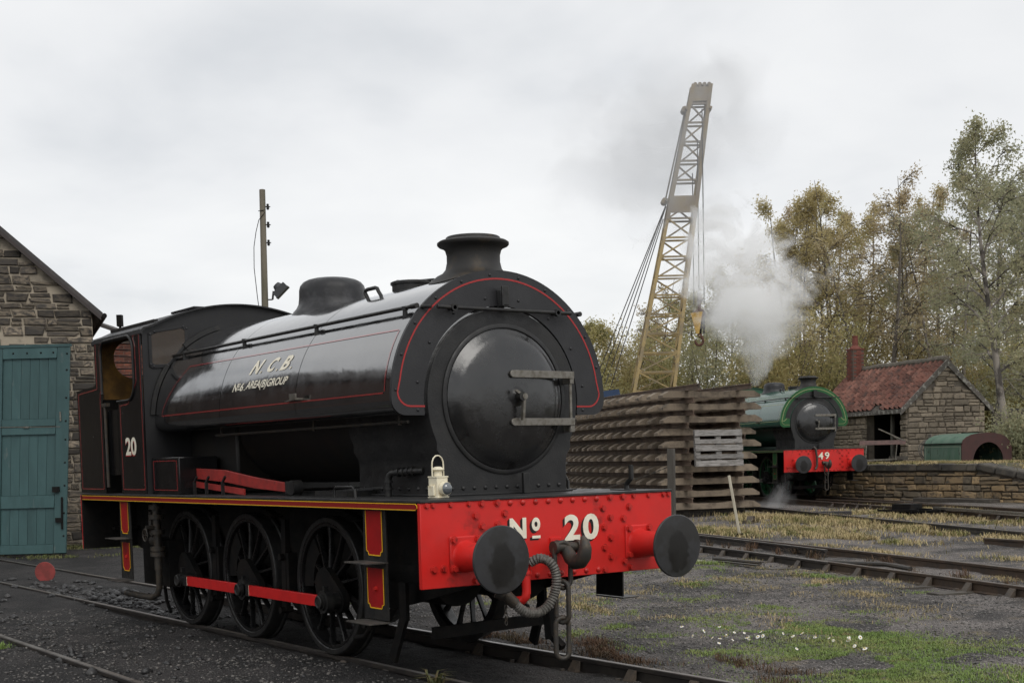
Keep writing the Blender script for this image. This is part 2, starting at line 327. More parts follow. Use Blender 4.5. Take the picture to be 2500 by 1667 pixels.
def build_engine(root, K, number, green=False):
    P = lambda mb, name, m, par=root, **k: mb.build(name, m, par, **k)
    # --- buffer beam, bolts, number
    beam = P(MB().box(-.045,0,-1.288,1.288,.80,1.462), 'buffer_beam', BEAMRED, bev=.006)
    hexm = {r: hexbolt(r*1.18).mesh('hex_bolt', BOLTRED, 30) for r in (.016,.022)}; dm = dome_rivet(.025).mesh('rivet', BOLTRED, 50)
    for v, z, r in BOLTS_HEX: inst('hex_bolt', hexm[r], beam, (0,v,z), (rnd.random(),0,0))
    for v, z in BOLTS_DOME: inst('rivet', dm, beam, (0,v,z))
    def flat_text(body, v0, v1, z0, z1, bold, shade, nm, th=.0035, sv=-.022, sz=-.018):
        vs, fs = text2d(body, 1., bold); vs = fit2d(vs, v0, v1, z0, z1)
        bv, bf = vs, fs
        def slab(x, dv=0, dz=0): return MB().add([(x, a+dv, b+dz) for a, b in bv], bf)
        a = MB()
        for k in range(5): a.add([(.0015+.0002*k, p+sv*(k+1)/5, q+sz*(k+1)/5) for p, q in bv], bf)
        P(a, nm+'_shade', shade, beam, smooth=0); P(slab(th), nm, CREAM, beam, smooth=0)
    if not green:
        flat_text('N', -.455,-.29,1.142,1.308,.035,SHADE,'lettering_n')
        flat_text('o', -.236,-.15,1.195,1.305,.045,SHADE,'lettering_o')
        a = MB().box(.0015,.0025,-.255,-.168,1.122,1.145); P(a,'lettering_bar_shade',SHADE,beam,smooth=0); P(MB().box(.002,.0035,-.233,-.15,1.136,1.158),'lettering_bar',CREAM,beam,smooth=0)
        flat_text('2', .098,.262,1.098,1.312,.032,SHADE,'lettering_two'); flat_text('0', .292,.462,1.095,1.312,.035,SHADE,'lettering_zero')
    else:
        flat_text('4', -.19,-.03,1.17,1.38,.02,SHADE,'lettering_four'); flat_text('9', .02,.165,1.17,1.38,.02,SHADE,'lettering_nine')
    # --- buffers
    for s in (-1, 1):
        c = s*.891
        b = P(MB().box(0,.022,c-.145,c+.145,.915,1.195), 'buffer', BEAMRED, bev=.012)
        m = MB().lathe((.02,c,1.035),(1,0,0),[(0,.128),(.015,.118),(.04,.112),(.30,.100),(.305,.108),(.325,.108),(.326,.08)],28); P(m,'barrel',BEAMRED,b)
        P(MB().cyl((.33,c,1.035),(.475,c,1.035),.062,n=18),'shank',BLACK2,b)
        m = MB().lathe((.0,c,1.03),(1,0,0),[(.455,.06),(.468,.15),(.478,.252),(.486,.259),(.494,.259),(.502,.252),(.508,.17),(.511,.08),(.512,.001)],48); P(m,'buffer_head',BUFF,b)
        for dv in (-.112,.112):
            for dz in (-.112,.112): inst('hex_bolt', hexm[.022], b, (.022,c+dv,1.055+dz))
    # --- running plate and valance
    P(MB().box(-7.83,.012,-1.292,1.292,1.462,1.482), 'running_plate', K['plate'], bev=.003)
    for s in (-1, 1):
        v = P(MB().box(-7.82,-.047,s*1.286-.009,s*1.286+.009,1.398,1.461), 'valance', BLACK)
        x = s*1.2955
        P(MB().box(-7.80,-.045,x-.0012,x+.0012,1.412,1.452), 'valance_band', K['vred'], v, smooth=0)
        x = s*1.2975
        m = MB().box(-7.80,-.05,x-.001,x+.001,1.4515,1.4585).box(-7.80,-.05,x-.001,x+.001,1.4055,1.4125)
        m.bar((-.05,x,1.455),(-.028,x,1.44),.002,.007,(0,1,0)).bar((-.028,x,1.44),(-.028,x,1.424),.002,.007,(0,1,0)).bar((-.028,x,1.424),(-.05,x,1.409),.002,.007,(0,1,0))
        P(m, 'valance_lining', YEL if not green else K['line'], v, smooth=0)
    # --- frames, drag box, rear beam, under-gear
    fr = [(-.05,1.40),(-7.82,1.40),(-7.82,.80),(-6.9,.62),(-6.3,.50),(-1.55,.48),(-.9,.62),(-.05,.82)]
    for s in (-1, 1): P(MB().plate([fr], lambda a,b,t: (a,t,b), s*.60-.014, s*.60+.014), 'main_frame', BLACK)
    P(MB().box(-7.87,-7.83,-1.288,1.288,.80,1.46), 'rear_beam', BLACK if not green else BEAMRED)
    P(MB().box(-7.892,-7.87,-1.288,1.288,.80,1.46), 'rear_beam_face', BEAMRED)
    for s in (-1,1): P(MB().lathe((-7.89,s*.891,1.035),(-1,0,0),[(0,.12),(.33,.10),(.34,.06),(.46,.06),(.47,.25),(.5,.255),(.51,.1)],24),'rear_buffer',BLACK2)
    for bx in ((-1.95,-1.9,-.6,.6,.5,1.4),(-.9,-.86,-.6,.6,.75,1.4),(-7.5,-6.0,-.58,.58,.62,1.42),(-7.8,-7.7,-.95,.95,1.02,1.06)): P(MB().box(*bx), 'frame_stretcher', BLACK)
    P(MB().cyl((-.9,-.36,.80),(-1.9,-.36,.80),.27,n=20).cyl((-.9,.36,.80),(-1.9,.36,.80),.27,n=20), 'inside_cylinder', BLACK)
    P(MB().bar((-.92,-.62,.32),(-.92,.62,.34),.05,.10), 'brake_crossbeam', BLACK)
    # --- wheels
    wm = MB(); wm.lathe((0,0,0),(0,-1,0),[(-.06,.545),(-.06,.585),(.062,.585),(.066,.575),(.062,.555),(.04,.545),(-.06,.545)],64,cap=False)
    for i in range(13):
        t = 2*math.pi*i/13+.2; c, s_ = math.cos(t), math.sin(t)
        secs = []
        for r, w, d, y in ((.10,.060,.07,-.030),(.17,.042,.06,-.026),(.30,.031,.05,-.014),(.45,.030,.045,-.004),(.55,.048,.055,-.002)):
            secs.append([(c*r-s_*w*a, y+d*b_*.5, s_*r+c*w*a) for a, b_ in ((-.5,-.6),(-.3,-1),(.3,-1),(.5,-.6),(.5,1),(-.5,1))])
        wm.rings(secs)
    wm.lathe((0,0,0),(0,-1,0),[(-.09,.13),(.07,.13),(.085,.12),(.085,.085),(.10,.08),(.10,.001)],24)
    tm = MB().lathe((0,0,0),(0,-1,0),[(-.095,.585),(-.095,.672),(-.066,.672),(-.055,.655),(.05,.645),(.064,.640),(.070,.632),(.070,.592),(.064,.585),(-.095,.585)],72,cap=False)
    def boss(ang):
        c, s_ = math.cos(ang), math.sin(ang); d = .277
        pts = [(.175*math.cos(a), .175*math.sin(a)) for a in [ang+math.pi/2+math.pi*i/12 for i in range(13)]]
        pts += [(d*c+.115*math.cos(a), d*s_+.115*math.sin(a)) for a in [ang-math.pi/2+math.pi*i/12 for i in range(13)]]
        return MB().plate([pts], lambda a,b,t: (a,t,b), -.05, -.115)
    pang = math.atan2(-.115, .25)
    wme, tme, bme = wm.mesh('wheel', K['wheel'], 35), tm.mesh('tyre', BLACK2, 30), boss(pang).mesh('crank_boss', BLACK, 40)
    bal = MB().plate([[(.57*math.cos(a),.57*math.sin(a)) for a in [pang+math.pi-.5+i*.1 for i in range(11)]]+[(.36*math.cos(a),.36*math.sin(a)) for a in [pang+math.pi+.5-i*.1 for i in range(11)]]], lambda a,b,t: (a,t,b), .02, -.035).mesh('balance_weight', BLACK, 40)
    AX = (-2.405,-4.148,-5.735)
    for u in AX:
        for s in (-1, 1):
            w = inst('wheel', wme, root, (u, s*.745, .645), (0,0,0 if s < 0 else math.pi))
            inst('tyre', tme, w); inst('crank_boss', bme, w); inst('balance_weight', bal, w)
        P(MB().cyl((u,-.74,.645),(u,.74,.645),.085,n=16), 'axle', BLACK)
    # --- coupling rods (pin positions .25 ahead, .115 below the axle centres)
    for s in (-1, 1):
        px = [u+(.25 if s < 0 else -.25) for u in AX]; pz = .53 if s < 0 else .76
        for i, (a, b) in enumerate(((px[1],px[0]),(px[2],px[1]))):
            rod = P(MB().box(a+.16,b-.085,s*.985-.02,s*.985+.02,pz-.052,pz+.052), 'coupling_rod', K['rod'], bev=.004)
            x = s*1.0065
            P(MB().box(a+.155,a+.165,x-.001,x+.001,pz-.053,pz+.053), 'rod_edge_line', CREAM if not green else STEEL, rod, smooth=0)
            P(MB().plate([arc(b,pz,.105,-115,205,16)+[(b-.11,pz+.052),(b-.11,pz-.052)]], lambda a_,b_,t: (a_,t,b_), s*.98-.035, s*.98+.035),'rod_end',BLACK2,rod)
            P(MB().box(a+.03,a+.16,s*.985-.03,s*.985+.03,pz-.055,pz+.058),'rod_joint',BLACK2,rod)
        for u in px:
            m = MB().cyl((u,s*.83,pz),(u,s*1.035,pz),.075,n=20); m.lathe((u,s*1.03,pz),(0,s,0),[(0,.062),(.03,.062),(.036,.054),(.036,.045),(.030,.040),(.030,.001)],22); m.box(u-.02,u+.02,s*.98-.02,s*.98+.02,pz+.09,pz+.14)
            P(m,'crank_pin',BLACK2)
    # --- brake gear and sand pipes by the wheels
    for s in (-1, 1):
        for u in (-3.24,-4.90,-1.60):
            m = MB().bar((u+.02,s*.83,1.25),(u-.02,s*.83,.35),.05,.09,(1,0,0)).box(u+.02,u+.10,s*.80-.05,s*.80+.05,.55,.92).cyl((u,s*.77,.88),(u,s*.90,.88),.035,n=10).cyl((u-.02,s*.77,.36),(u-.02,s*.90,.36),.035,n=10)
            P(m,'brake_hanger',BLACK)
        P(MB().tube([(-6.6,s*.75,.75),(-6.62,s*.76,.45),(-6.56,s*.76,.2),(-6.45,s*.76,.08)],.022,8),'sand_pipe',BLACK)
        P(MB().tube([(-1.42,s*.95,1.3),(-1.42,s*.95,.5),(-1.46,s*.93,.34),(-1.60,s*.90,.26),(-1.85,s*.86,.22)],.022,8),'front_sand_pipe',BLACK)
        # leaf springs behind the wheels
        for u in AX:
            m = MB()
            for i in range(5): m.box(u-.44+.07*i,u+.44-.07*i,s*.66-.04,s*.66+.04,1.25+.02*i,1.266+.02*i)
            P(m,'leaf_spring',BLACK)
    # guard irons
    for s in (-1, 1):
        m = MB().bar((-1.18,s*.74,.75),(-1.18,s*.74,.42),.035,.11,(1,0,0)).bar((-1.18,s*.74,.45),(-1.36,s*.76,.06),.035,.10,(1,0,0)); P(m,'guard_iron',BLACK)
    # --- injector under the cab steps
    s = -1
    m = MB().cyl((-6.02,-1.05,1.40),(-6.02,-1.05,.62),.045,n=14)
    for z in (1.33,1.22,1.05,.86,.80): m.cyl((-6.02,-1.05,z-.025),(-6.02,-1.05,z+.025),.085,n=14)
    m.cyl((-6.02,-1.05,1.10),(-6.02,-1.18,1.10),.03,n=10); m.tube([(-6.02-.12,-1.07,1.28),(-6.16,-1.07,1.22),(-6.16,-1.07,1.10),(-6.1,-1.07,1.0)],.022,8); m.cyl((-6.02,-1.05,.95),(-6.15,-1.05,.95),.055,n=12)
    inj = P(m,'injector',IRON)
    w = MB().tube([(-6.02+.07*math.cos(a),-1.19,1.02+.07*math.sin(a)) for a in [i*math.pi/8 for i in range(16)]],.009,6,closed=True).bar((-6.09,-1.19,1.02),(-5.95,-1.19,1.02),.008,.008).bar((-6.02,-1.19,.95),(-6.02,-1.19,1.09),.008,.008); P(w,'valve_wheel',IRON,inj)
    P(MB().tube([(-6.02,-1.05,.66),(-6.02,-1.05,.42),(-6.06,-1.06,.34),(-6.15,-1.09,.30),(-6.35,-1.15,.31),(-6.62,-1.22,.335)],.036,12),'overflow_pipe',IRON,inj)
    P(MB().box(-6.75,-5.95,-.95,.95,.42,.95),'ashpan',BLACK)
    # --- steps
    for s in (-1, 1):
        for u0, u1 in ((-.955,-.60),(-6.66,-6.33)):
            st = P(MB().plate([[(u0,1.40),(u1,1.40),(u1-.005,.505),(u0-.03,.505)]], lambda a,b,t: (a,t,b), s*1.235-.008, s*1.235+.008),'step_plate',BLACK2,bev=.002)
            vo = s*1.2445
            for z0, z1, nt_ in ((1.03,1.397,1),(.60,.925,1)):
                a, b = u0+.045, u1-.055; k = .035
                pl = [(a,z1),(b,z1),(b,z0+k)]+[(b-k*math.sin(R(t)), z0+k-(k-k*math.cos(R(t)))) if 0 else (b-k+k*math.cos(R(90+t*1.0))*-0+0, z0+k) for t in ()]
                pl += [(b-k*.75,z0+k*.75),(b-k,z0),(a+k,z0),(a+k*.75,z0+k*.75),(a,z0+k)]
                P(MB().plate([pl], lambda x,y,t: (x,t,y), vo-.001, vo+.001),'step_panel',K['step'],st,smooth=0)
                ln = MB(); q = vo+s*.0022
                pts = [(a,z1),(a,z0+k),(a+k*.75,z0+k*.75),(a+k,z0),(b-k,z0),(b-k*.75,z0+k*.75),(b,z0+k),(b,z1)]
                for i in range(len(pts)-1): ln.bar((pts[i][0],q,pts[i][1]),(pts[i+1][0],q,pts[i+1][1]),.002,.009,(0,1,0)) if 0 else ln.bar((pts[i][0],q,pts[i][1]),(pts[i+1][0],q,pts[i+1][1]),.009,.002,(0,1,0))
                P(ln,'step_lining',YEL if not green else K['line'],st,smooth=0)
            inst('hex_bolt',hexm[.016],st,((u0+u1)/2,s*1.246,.76),(0,0,s*math.pi/2))
            for z in (.975,.492):
                P(MB().box(u0-.03,u1+.0,min(s*1.226,s*1.42),max(s*1.226,s*1.42),z-.006,z+.006),'step_tread',TREAD,st,bev=.002)
    # --- smokebox and saddle
    SC = 2.27
    ring = [(-.645,1.483),(-.645,1.74),(-.655,1.80),(-.70,1.87)]+arc(0,SC,.775,206,-26,44)+[(.70,1.87),(.655,1.80),(.645,1.74),(.645,1.483)]
    P(MB().plate([ring], lambda a,b,t: (t,a,b), -2.05, -.655),'smokebox',SMOKE,bev=.012)
    fl = P(MB().box(-2.05,-.632,-.70,.70,1.4835,1.50),'saddle_flange',SMOKE,bev=.004)
    dmb = dome_rivet(.019).mesh('rivet', SMOKE, 50)
    for i in range(11): inst('rivet',dmb,fl,(-.655,-.56+.112*i,1.545))
    for i in range(9):
        inst('rivet',dmb,fl,(-.75-.15*i,-.645,1.545),(0,0,-math.pi/2)); inst('rivet',dmb,fl,(-.75-.15*i,.645,1.545),(0,0,math.pi/2))
    DZ = 2.285
    P(MB().lathe((-.655,0,DZ),(1,0,0),[(-.01,.635),(.012,.635),(.020,.625),(.020,.60),(.008,.596),(.008,.5)],72,cap=False),'door_ring',SMOKE)
    dr = P(MB().lathe((-.66,0,DZ),(1,0,0),[(0,.597),(.022,.592),(.034,.575),(.042,.555),(.062,.535),(.085,.49),(.105,.42),(.122,.33),(.135,.22),(.142,.11),(.144,.001)],72),'smokebox_door',DOORM)
    d0 = -.66
    m = MB()
    for z in (2.49,2.088):
        m.bar((d0+.150,-.01,z),(d0+.125,.655,z),.022,.062,(0,0,1)).cyl((d0+.150-.011,-.012,z),(d0+.150+.011,-.012,z),.031,n=14)
        m.box(d0+.02,d0+.13,.612,.655,z-.075 if z > 2.3 else z-.09,z-.02)
    P(m,'hinge_strap',STEEL,dr,bev=.003)
    P(MB().cyl((d0+.11,.628,2.03),(d0+.11,.628,2.50),.014,n=10).cyl((d0+.11,.628,2.0),(d0+.11,.628,2.06),.022,n=10),'hinge_pin',STEEL,dr)
    P(MB().lathe((d0+.12,.03,2.30),(1,0,0),[(0,.085),(.022,.085),(.03,.06),(.045,.04),(.11,.036),(.11,.001)],24),'dart_boss',BLACK2,dr)
    P(MB().bar((d0+.205,-.03,2.35),(d0+.205,.07,2.29),.02,.028,(1,0,0)).bar((d0+.215,.05,2.305),(d0+.20,.042,2.10),.024,.03,(1,0,0)).cyl((d0+.19,.05,2.30),(d0+.235,.05,2.30),.026,n=12),'door_handle',STEEL,dr)
    for v, z in ((-.353,1.944),(-.123,1.835),(.136,1.835),(.351,1.947),(-.02,2.76)): inst('rivet',dmb,dr,(d0+.055,v,z))
    P(MB().box(-.58,-.545,.10,.165,1.484,1.66),'lamp_iron',BLACK2,bev=.004)
    # boiler, firebox, ash details below the tank
    P(MB().cyl((-2.0,0,2.24),(-4.7,0,2.24),.66,n=40),'boiler',K['boiler'])
    P(MB().box(-5.83,-4.6,-.68,.68,1.483,2.3),'firebox',K['boiler'],bev=.03)
    # --- saddle tank
    OL = tank_outline(); n = len(OL)
    m = MB(); m.rings([[(u,a,b) for a, b in OL] for u in [-.69-.2*i for i in range(26)]+[-5.82]])
    tank = P(m,'saddle_tank',K['tank'],smooth=50)
    for u in (-2.40,-4.075):
        P(MB().rings([[(u+d,a*(1.002),b+.002) for a, b in OL] for d in (-.006,.006)],closed=False),'tank_seam',K['tank'],tank)
    oo = tank_outline(.012, 60); N_ = len(oo); A0 = math.degrees(math.asin((2.165-SC)/.80))
    inner = [(-.80*math.cos(R(A0+(180-2*A0)*i/(N_-1))), SC+.80*math.sin(R(A0+(180-2*A0)*i/(N_-1)))) for i in range(N_)]
    vs = []; 
    for x in (-.672,-.70): vs += [(x,a,b) for a, b in oo]+[(x,a,b) for a, b in inner]
    fs = []
    for i in range(N_-1):
        fs += [(i,i+1,N_+i+1,N_+i),(2*N_+i,3*N_+i,3*N_+i+1,2*N_+i+1),(i,2*N_+i,2*N_+i+1,i+1),(N_+i,N_+i+1,3*N_+i+1,3*N_+i)]
    fs += [(0,N_,3*N_,2*N_),(N_-1,3*N_-1,4*N_-1,2*N_-1)]
    face = P(MB().add(vs,fs),'tank_front_plate',K['tankface'],smooth=30)
    def line_face(ins, wd, mt, bot):
        h = [(-.792,bot),(-.93,bot)]+arc(-.93,bot+.12,.12,270,180,6)[1:]+[(-1.05+(ins-.057)*.6,TZ+.06)]
        el = [p for p in [tank_pt(180*i/60,-ins) for i in range(3,58)]]
        path = h+el+[(-a,b) for a, b in reversed(h)]; L_ = MB(); vv = []; 
        for i, p in enumerate(path):
            q0, q1 = path[max(i-1,0)], path[min(i+1,len(path)-1)]; t = Vector((q1[0]-q0[0],q1[1]-q0[1])).normalized(); nx, ny = -t.y*wd/2, t.x*wd/2
            vv += [(-.6695,p[0]+nx,p[1]+ny),(-.6695,p[0]-nx,p[1]-ny)]
        L_.add(vv,[(2*i,2*i+1,2*i+3,2*i+2) for i in range(len(path)-1)]); P(L_,'face_lining',mt,face,smooth=0)
    line_face(.060,.014,K.get('fline',K['line']),2.226)
    if green: line_face(.20,.014,K['line'],2.226); 
    if green:
        P(MB().plate([arc(0,SC,.95,170,10,40)+arc(0,SC,.80,10,170,40)], lambda a,b,t:(t,a,b), -.671,-.664),'face_inner_band',SMOKE,face)
    rv = dome_rivet(.014,8).mesh('rivet', K['tankface'], 50)
    for th in range(4,180,16): a, b = tank_pt(th,-.028); inst('rivet',rv,face,(-.672,a,b))
    for t in range(10,175,23): inst('rivet',rv,face,(-.672,-.87*math.cos(R(t)),SC+.87*math.sin(R(t))))
    for s in (-1,1): inst('rivet',rv,face,(-.672,s*.86,2.195))
    # lining on the flanks and lettering
    for s in (-1, 1):
        m = MB(); st_ = None
        def strip(pts, w, up_=True):
            vv = []
            for i, (u, z) in enumerate(pts):
                q0, q1 = pts[max(i-1,0)], pts[min(i+1,len(pts)-1)]; t = Vector((q1[0]-q0[0],q1[1]-q0[1])).normalized(); nx, ny = -t.y*w/2, t.x*w/2
                vv += [tank_side(u+nx,z+ny,.0035,s),tank_side(u-nx,z-ny,.0035,s)]
            m.add(vv,[(2*i,2*i+1,2*i+3,2*i+2) for i in range(len(pts)-1)])
        lo = [(-5.60+ (4.78)*i/40,2.338) for i in range(41)]; strip(lo,.012)
        strip([(-.80,2.35)]+[(-.80,2.35+.50*i/12) for i in range(1,13)],.012)
        strip([(-.82-4.33*i/40,2.852) for i in range(41)],.010)
        strip([(-5.60+.45*(i/12)**1.3,2.338+.514*i/12) for i in range(13)],.012)
        P(m,'tank_lining',K['line'],tank,smooth=0)
    def wrap(body, u0, u1, z0, z1, bold, sh, nm, s=-1, mt=CREAM):
        vs_, fs_ = text2d(body, 1., bold); vs_ = fit2d(vs_, u0, u1, z0, z1, sh); cuts = [z0+(z1-z0)*k/8 for k in range(1,8)]
        mb = seg_mesh(vs_, fs_, lambda x,z: tank_side(x if s < 0 else -6.2-x, z, .004, s), cuts); P(mb, nm, mt, tank, smooth=0)
    for s in ((-1,1) if not green else (-1,)):
        if not green:
            for b_, x0, x1 in (('N',-3.43,-3.25),('.',-3.235,-3.205),('C',-3.07,-2.92),('.',-2.895,-2.865),('B',-2.77,-2.62),('.',-2.605,-2.575)):
                z1 = 2.785 if b_ != '.' else 2.675
                wrap(b_, x0, x1, 2.652, z1, .036, .10*(z1-2.652)/.133, 'lettering_ncb', s)
            for b_, x0, x1, z0, z1 in (('N',-3.765,-3.675,2.503,2.580),('o',-3.662,-3.618,2.538,2.582),('6',-3.605,-3.53,2.503,2.580),('.',-3.515,-3.497,2.503,2.517),('AREA(B)GROUP',-3.47,-2.595,2.492,2.588)):
                wrap(b_, x0, x1, z0, z1, .021, .035*(z1-z0)/.075, 'lettering_area', s)
            wrap('-', -3.668,-3.62,2.516,2.526,.02,0,'lettering_area',s)
        else: wrap('69022'[:0]+'60', -3.3,-2.7,2.55,2.75,.02,0,'lettering_name',s) if 0 else None
    # handrails
    for s in (-1, 1):
        hr = P(MB().cyl((-.74,s*.845,3.035),(-5.86,s*.845,3.015),.0165,n=10).cyl((-.66,s*.845,3.035),(-.75,s*.845,3.035),.022,n=10),'tank_handrail',BLACK2)
        for u in (-.85,-2.40,-3.95,-5.5):
            P(MB().cyl((u,s*.845,3.03),(u-.005,s*.84,2.93),.019,.026,n=10).cyl((u,s*.845-.0,3.045),(u,s*.845,3.015),.028,n=10),'stanchion',BLACK2,hr)
        lr = P(MB().cyl((-.80,s*.88,2.105),(-4.66,s*.88,2.098),.014,n=8),'lower_handrail',IRON)
        for u in (-.93,-2.45,-4.52): P(MB().bar((u,s*.88,2.08),(u,s*.88,2.17),.02,.03),'stanchion',IRON,lr)
        P(MB().box(-2.36,-2.24,min(s*1.08,s*1.17),max(s*1.08,s*1.17),2.352,2.37).box(-2.36,-2.24,min(s*1.155,s*1.17),max(s*1.155,s*1.17),2.37,2.41).bar((-2.52,s*1.12,2.348),(-2.36,s*1.12,2.36),.012,.03,(0,1,0)),'tank_step',STEEL,tank)  # pale steel here stands for the light the step catches
    hz = 3.027
    fh = P(MB().cyl((-.60,-.69,hz),(-.60,.69,hz),.0165,n=12),'front_handrail',BLACK2)
    for v in (-.53,.54): P(MB().cyl((-.68,v,hz),(-.58,v,hz),.017,n=10).cyl((-.615,v,hz),(-.58,v,hz),.031,n=14),'stanchion',BLACK2,fh)
    P(MB().cyl((-.672,-.80,3.03),(-.61,-.74,hz),.016,n=8),'rail_end',BLACK2,fh)
    P(MB().box(-.662,-.585,-.006-.03,.05-.03,3.055,3.072).box(-.602,-.585,-.05,.022,3.06,3.225).box(-.672,-.655,-.045,.02,3.05,3.20),'lamp_bracket',BLACK2,tank,bev=.003)
    # chimney, dome, filler, lifting loop
    cu = -1.07
    cp = [(3.30,.40),(3.335,.375),(3.36,.325),(3.385,.275),(3.42,.246),(3.48,.232),(3.54,.232),(3.585,.245),(3.605,.265),(3.618,.30),(3.630,.312),(3.648,.312),(3.660,.295),(3.668,.262),(3.668,.238),(3.692,.236),(3.698,.228),(3.698,.195),(3.6,.19)]
    m = MB().lathe((cu,0,0),(0,0,1),cp,56,cap=False)
    sk = []
    for v in m.v:
        if v[2] < 3.34: sk.append((v[0],v[1],max(TZ+(TB)*math.sqrt(max(0,1-(v[1]/TA)**2)),1)+.004+(v[2]-3.30)*.3))
        else: sk.append(v)
    m.v = sk; P(m,'chimney',CHIM,tank,smooth=50)
    P(MB().cyl((cu,0,3.60),(cu,0,3.605),.192,n=32),'chimney_bore',SHADE,tank)
    du = -3.63
    prof = [(3.24,.86),(3.305,.80),(3.345,.735),(3.38,.695),(3.43,.672),(3.50,.668),(3.55,.658),(3.59,.628),(3.62,.575),(3.642,.48),(3.652,.33),(3.656,.001)] if 0 else [(3.24,.43),(3.315,.40),(3.345,.372),(3.39,.348),(3.45,.340),(3.53,.337),(3.575,.325),(3.61,.295),(3.633,.25),(3.648,.19),(3.656,.11),(3.658,.001)]
    m = MB().lathe((du,0,0),(0,0,1),prof,56,cap=False); m.v = [(x,y,max(z, TZ+TB*math.sqrt(max(0,1-(y/TA)**2))-.01) if z < 3.32 else z) for x,y,z in m.v]
    P(m,'dome',DOMEM,tank,smooth=60); P(MB().cyl((du,0,3.65),(du,0,3.668),.03,n=10),'dome_cap',DOMEM,tank)
    f = P(MB().lathe((-2.08,0,0),(0,0,1),[(3.28,.19),(3.405,.19),(3.408,.205),(3.428,.205),(3.436,.19),(3.442,.001)],36),'tank_filler',BLACK2)
    P(MB().bar((-2.22,-.05,3.448),(-1.86,.10,3.44),.03,.016).cyl((-2.25,-.05,3.44),(-2.25,-.05,3.47),.018,n=8),'filler_latch',BLACK2,f)
    lp = [(-2.19,-.40,3.24),(-2.235,-.40,3.30),(-2.265,-.40,3.335),(-2.255,-.40,3.355),(-2.22,-.40,3.362),(-2.08,-.40,3.362),(-2.045,-.40,3.352),(-2.025,-.40,3.325),(-1.99,-.40,3.29),(-1.94,-.40,3.24)]
    P(MB().tube(lp,.018,10),'lifting_loop',BLACK2,tank)
    # --- cab
    cv = 1.22
    side = [(-5.82,1.484),(-5.82,3.30),(-7.33,3.30),(-7.33,2.79),(-7.37,2.76),(-8.03,2.735),(-8.03,1.484),(-7.13,1.484),(-7.13,2.54)]+arc(-6.98,2.69,.12,200,180,2)+[(-7.10,3.10)]+arc(-6.95,3.11,.15,180,90,6)+arc(-6.22,3.08,.18,90,0,7)+arc(-6.24,2.74,.20,0,-90,7)+[(-6.59,2.54),(-6.59,1.484)]
    cut = [p for p in side[8:]]
    for s in (-1, 1):
        cs = P(MB().plate([side], lambda a,b,t: (a,t,b), s*cv-.006, s*cv+.006),'cab_side',K['cab'],bev=.002)
        P(MB().tube([(a,s*(cv+.012),b) for a, b in cut[1:-1]],.016,8),'opening_beading',BLACK2,cs)
        q = s*(cv+.0085)
        for path in ([(-6.53,1.535),(-6.53,2.49),(-6.28,2.50),(-6.12,2.58),(-5.985,2.74),(-5.985,3.12),(-6.04,3.24),(-5.85,3.265),(-5.85,1.535),(-6.53,1.535)],[(-7.19,1.535),(-7.19,2.60),(-7.155,2.70),(-7.155,3.15),(-7.08,3.26),(-7.28,3.265),(-7.28,2.72),(-7.97,2.69),(-7.97,1.535),(-7.19,1.535)]):
            ln = MB()
            for a, b in zip(path[:-1],path[1:]): ln.bar((a[0],q,a[1]),(b[0],q,b[1]),.011,.002,(0,1,0))
            P(ln,'cab_lining',K['line'],cs,smooth=0)
        P(MB().cyl((-6.97,s*(cv+.03),1.56),(-6.97,s*(cv+.03),2.52),.019,n=10).box(-7.03,-6.88,min(s*cv,s*(cv+.05)),max(s*cv,s*(cv+.05)),2.50,2.54),'cab_handrail',IRON,cs)
        if not green:
            x = s*(cv+.0095); vs_, fs_ = text2d('20', 1., .03); vs_ = fit2d(vs_, *( (-6.40,-6.06) ), 1.92, 2.125)
            fx = (lambda a: a) if s < 0 else (lambda a: -12.46-a)
            a = MB()
            for k in range(4): a.add([(fx(p-.012*(k+1)/4),x-s*.001+s*.0002*k,r_-.012*(k+1)/4) for p, r_ in vs_],fs_)
            P(a,'lettering_shade',REDSH,cs,smooth=0); P(MB().add([(fx(p),x+s*.001,r_) for p, r_ in vs_],fs_),'lettering_twenty',CREAM,cs,smooth=0)
    # half door inside the doorway
    for s in (-1, 1): P(MB().box(-7.12,-6.60,s*(cv-.06)-.008,s*(cv-.06)+.008,1.70,2.46),'cab_door',K['cab'])
    def roof_z(v): return 3.595-.285*(abs(v)/1.16)**2.2 if abs(v) < 1.16 else 3.31
    rp = [(-1.232,3.25),(-1.228,3.29),(-1.20,3.318),(-1.15,3.335)]+[(-1.1+2.2*i/30,3.622-.27*(abs(-1.1+2.2*i/30)/1.1)**2.0) for i in range(31)]
    rp = rp+[(1.15,3.335),(1.20,3.318),(1.228,3.29),(1.232,3.25)]
    m = MB(); lo_ = [(a*.985,b-.016) for a, b in rp]
    m.rings([[(u,a,b) for a, b in rp]+[(u,a,b) for a, b in reversed(lo_)] for u in (-5.765,-7.40)])
    roof = P(m,'cab_roof',K['cabfront'],smooth=30)
    P(MB().box(-6.9,-6.2,-.42,.42,3.60,3.626),'roof_vent',K['cabfront'],roof,bev=.006)
    for s in (-1,1): P(MB().bar((-5.9,s*1.0,3.41),(-7.3,s*1.0,3.41),.05,.03),'rain_strip',BLACK2,roof)
    top = [(a*.975,b-.012) for a, b in rp]; sh_out = [(-1.21,1.484)]+top+[(1.21,1.484)]
    def win(s): return [(s*-1.13 if 0 else s*1.11,2.92),(s*1.11,3.245),(s*1.06,3.275),(s*.73,3.34),(s*.69,3.32),(s*.69,3.16),(s*.92,2.91),(s*1.08,2.90)]
    P(MB().plate([sh_out,win(-1),win(1)], lambda a,b,t: (t,a,b), -5.832,-5.82),'cab_front',K['cabfront'])
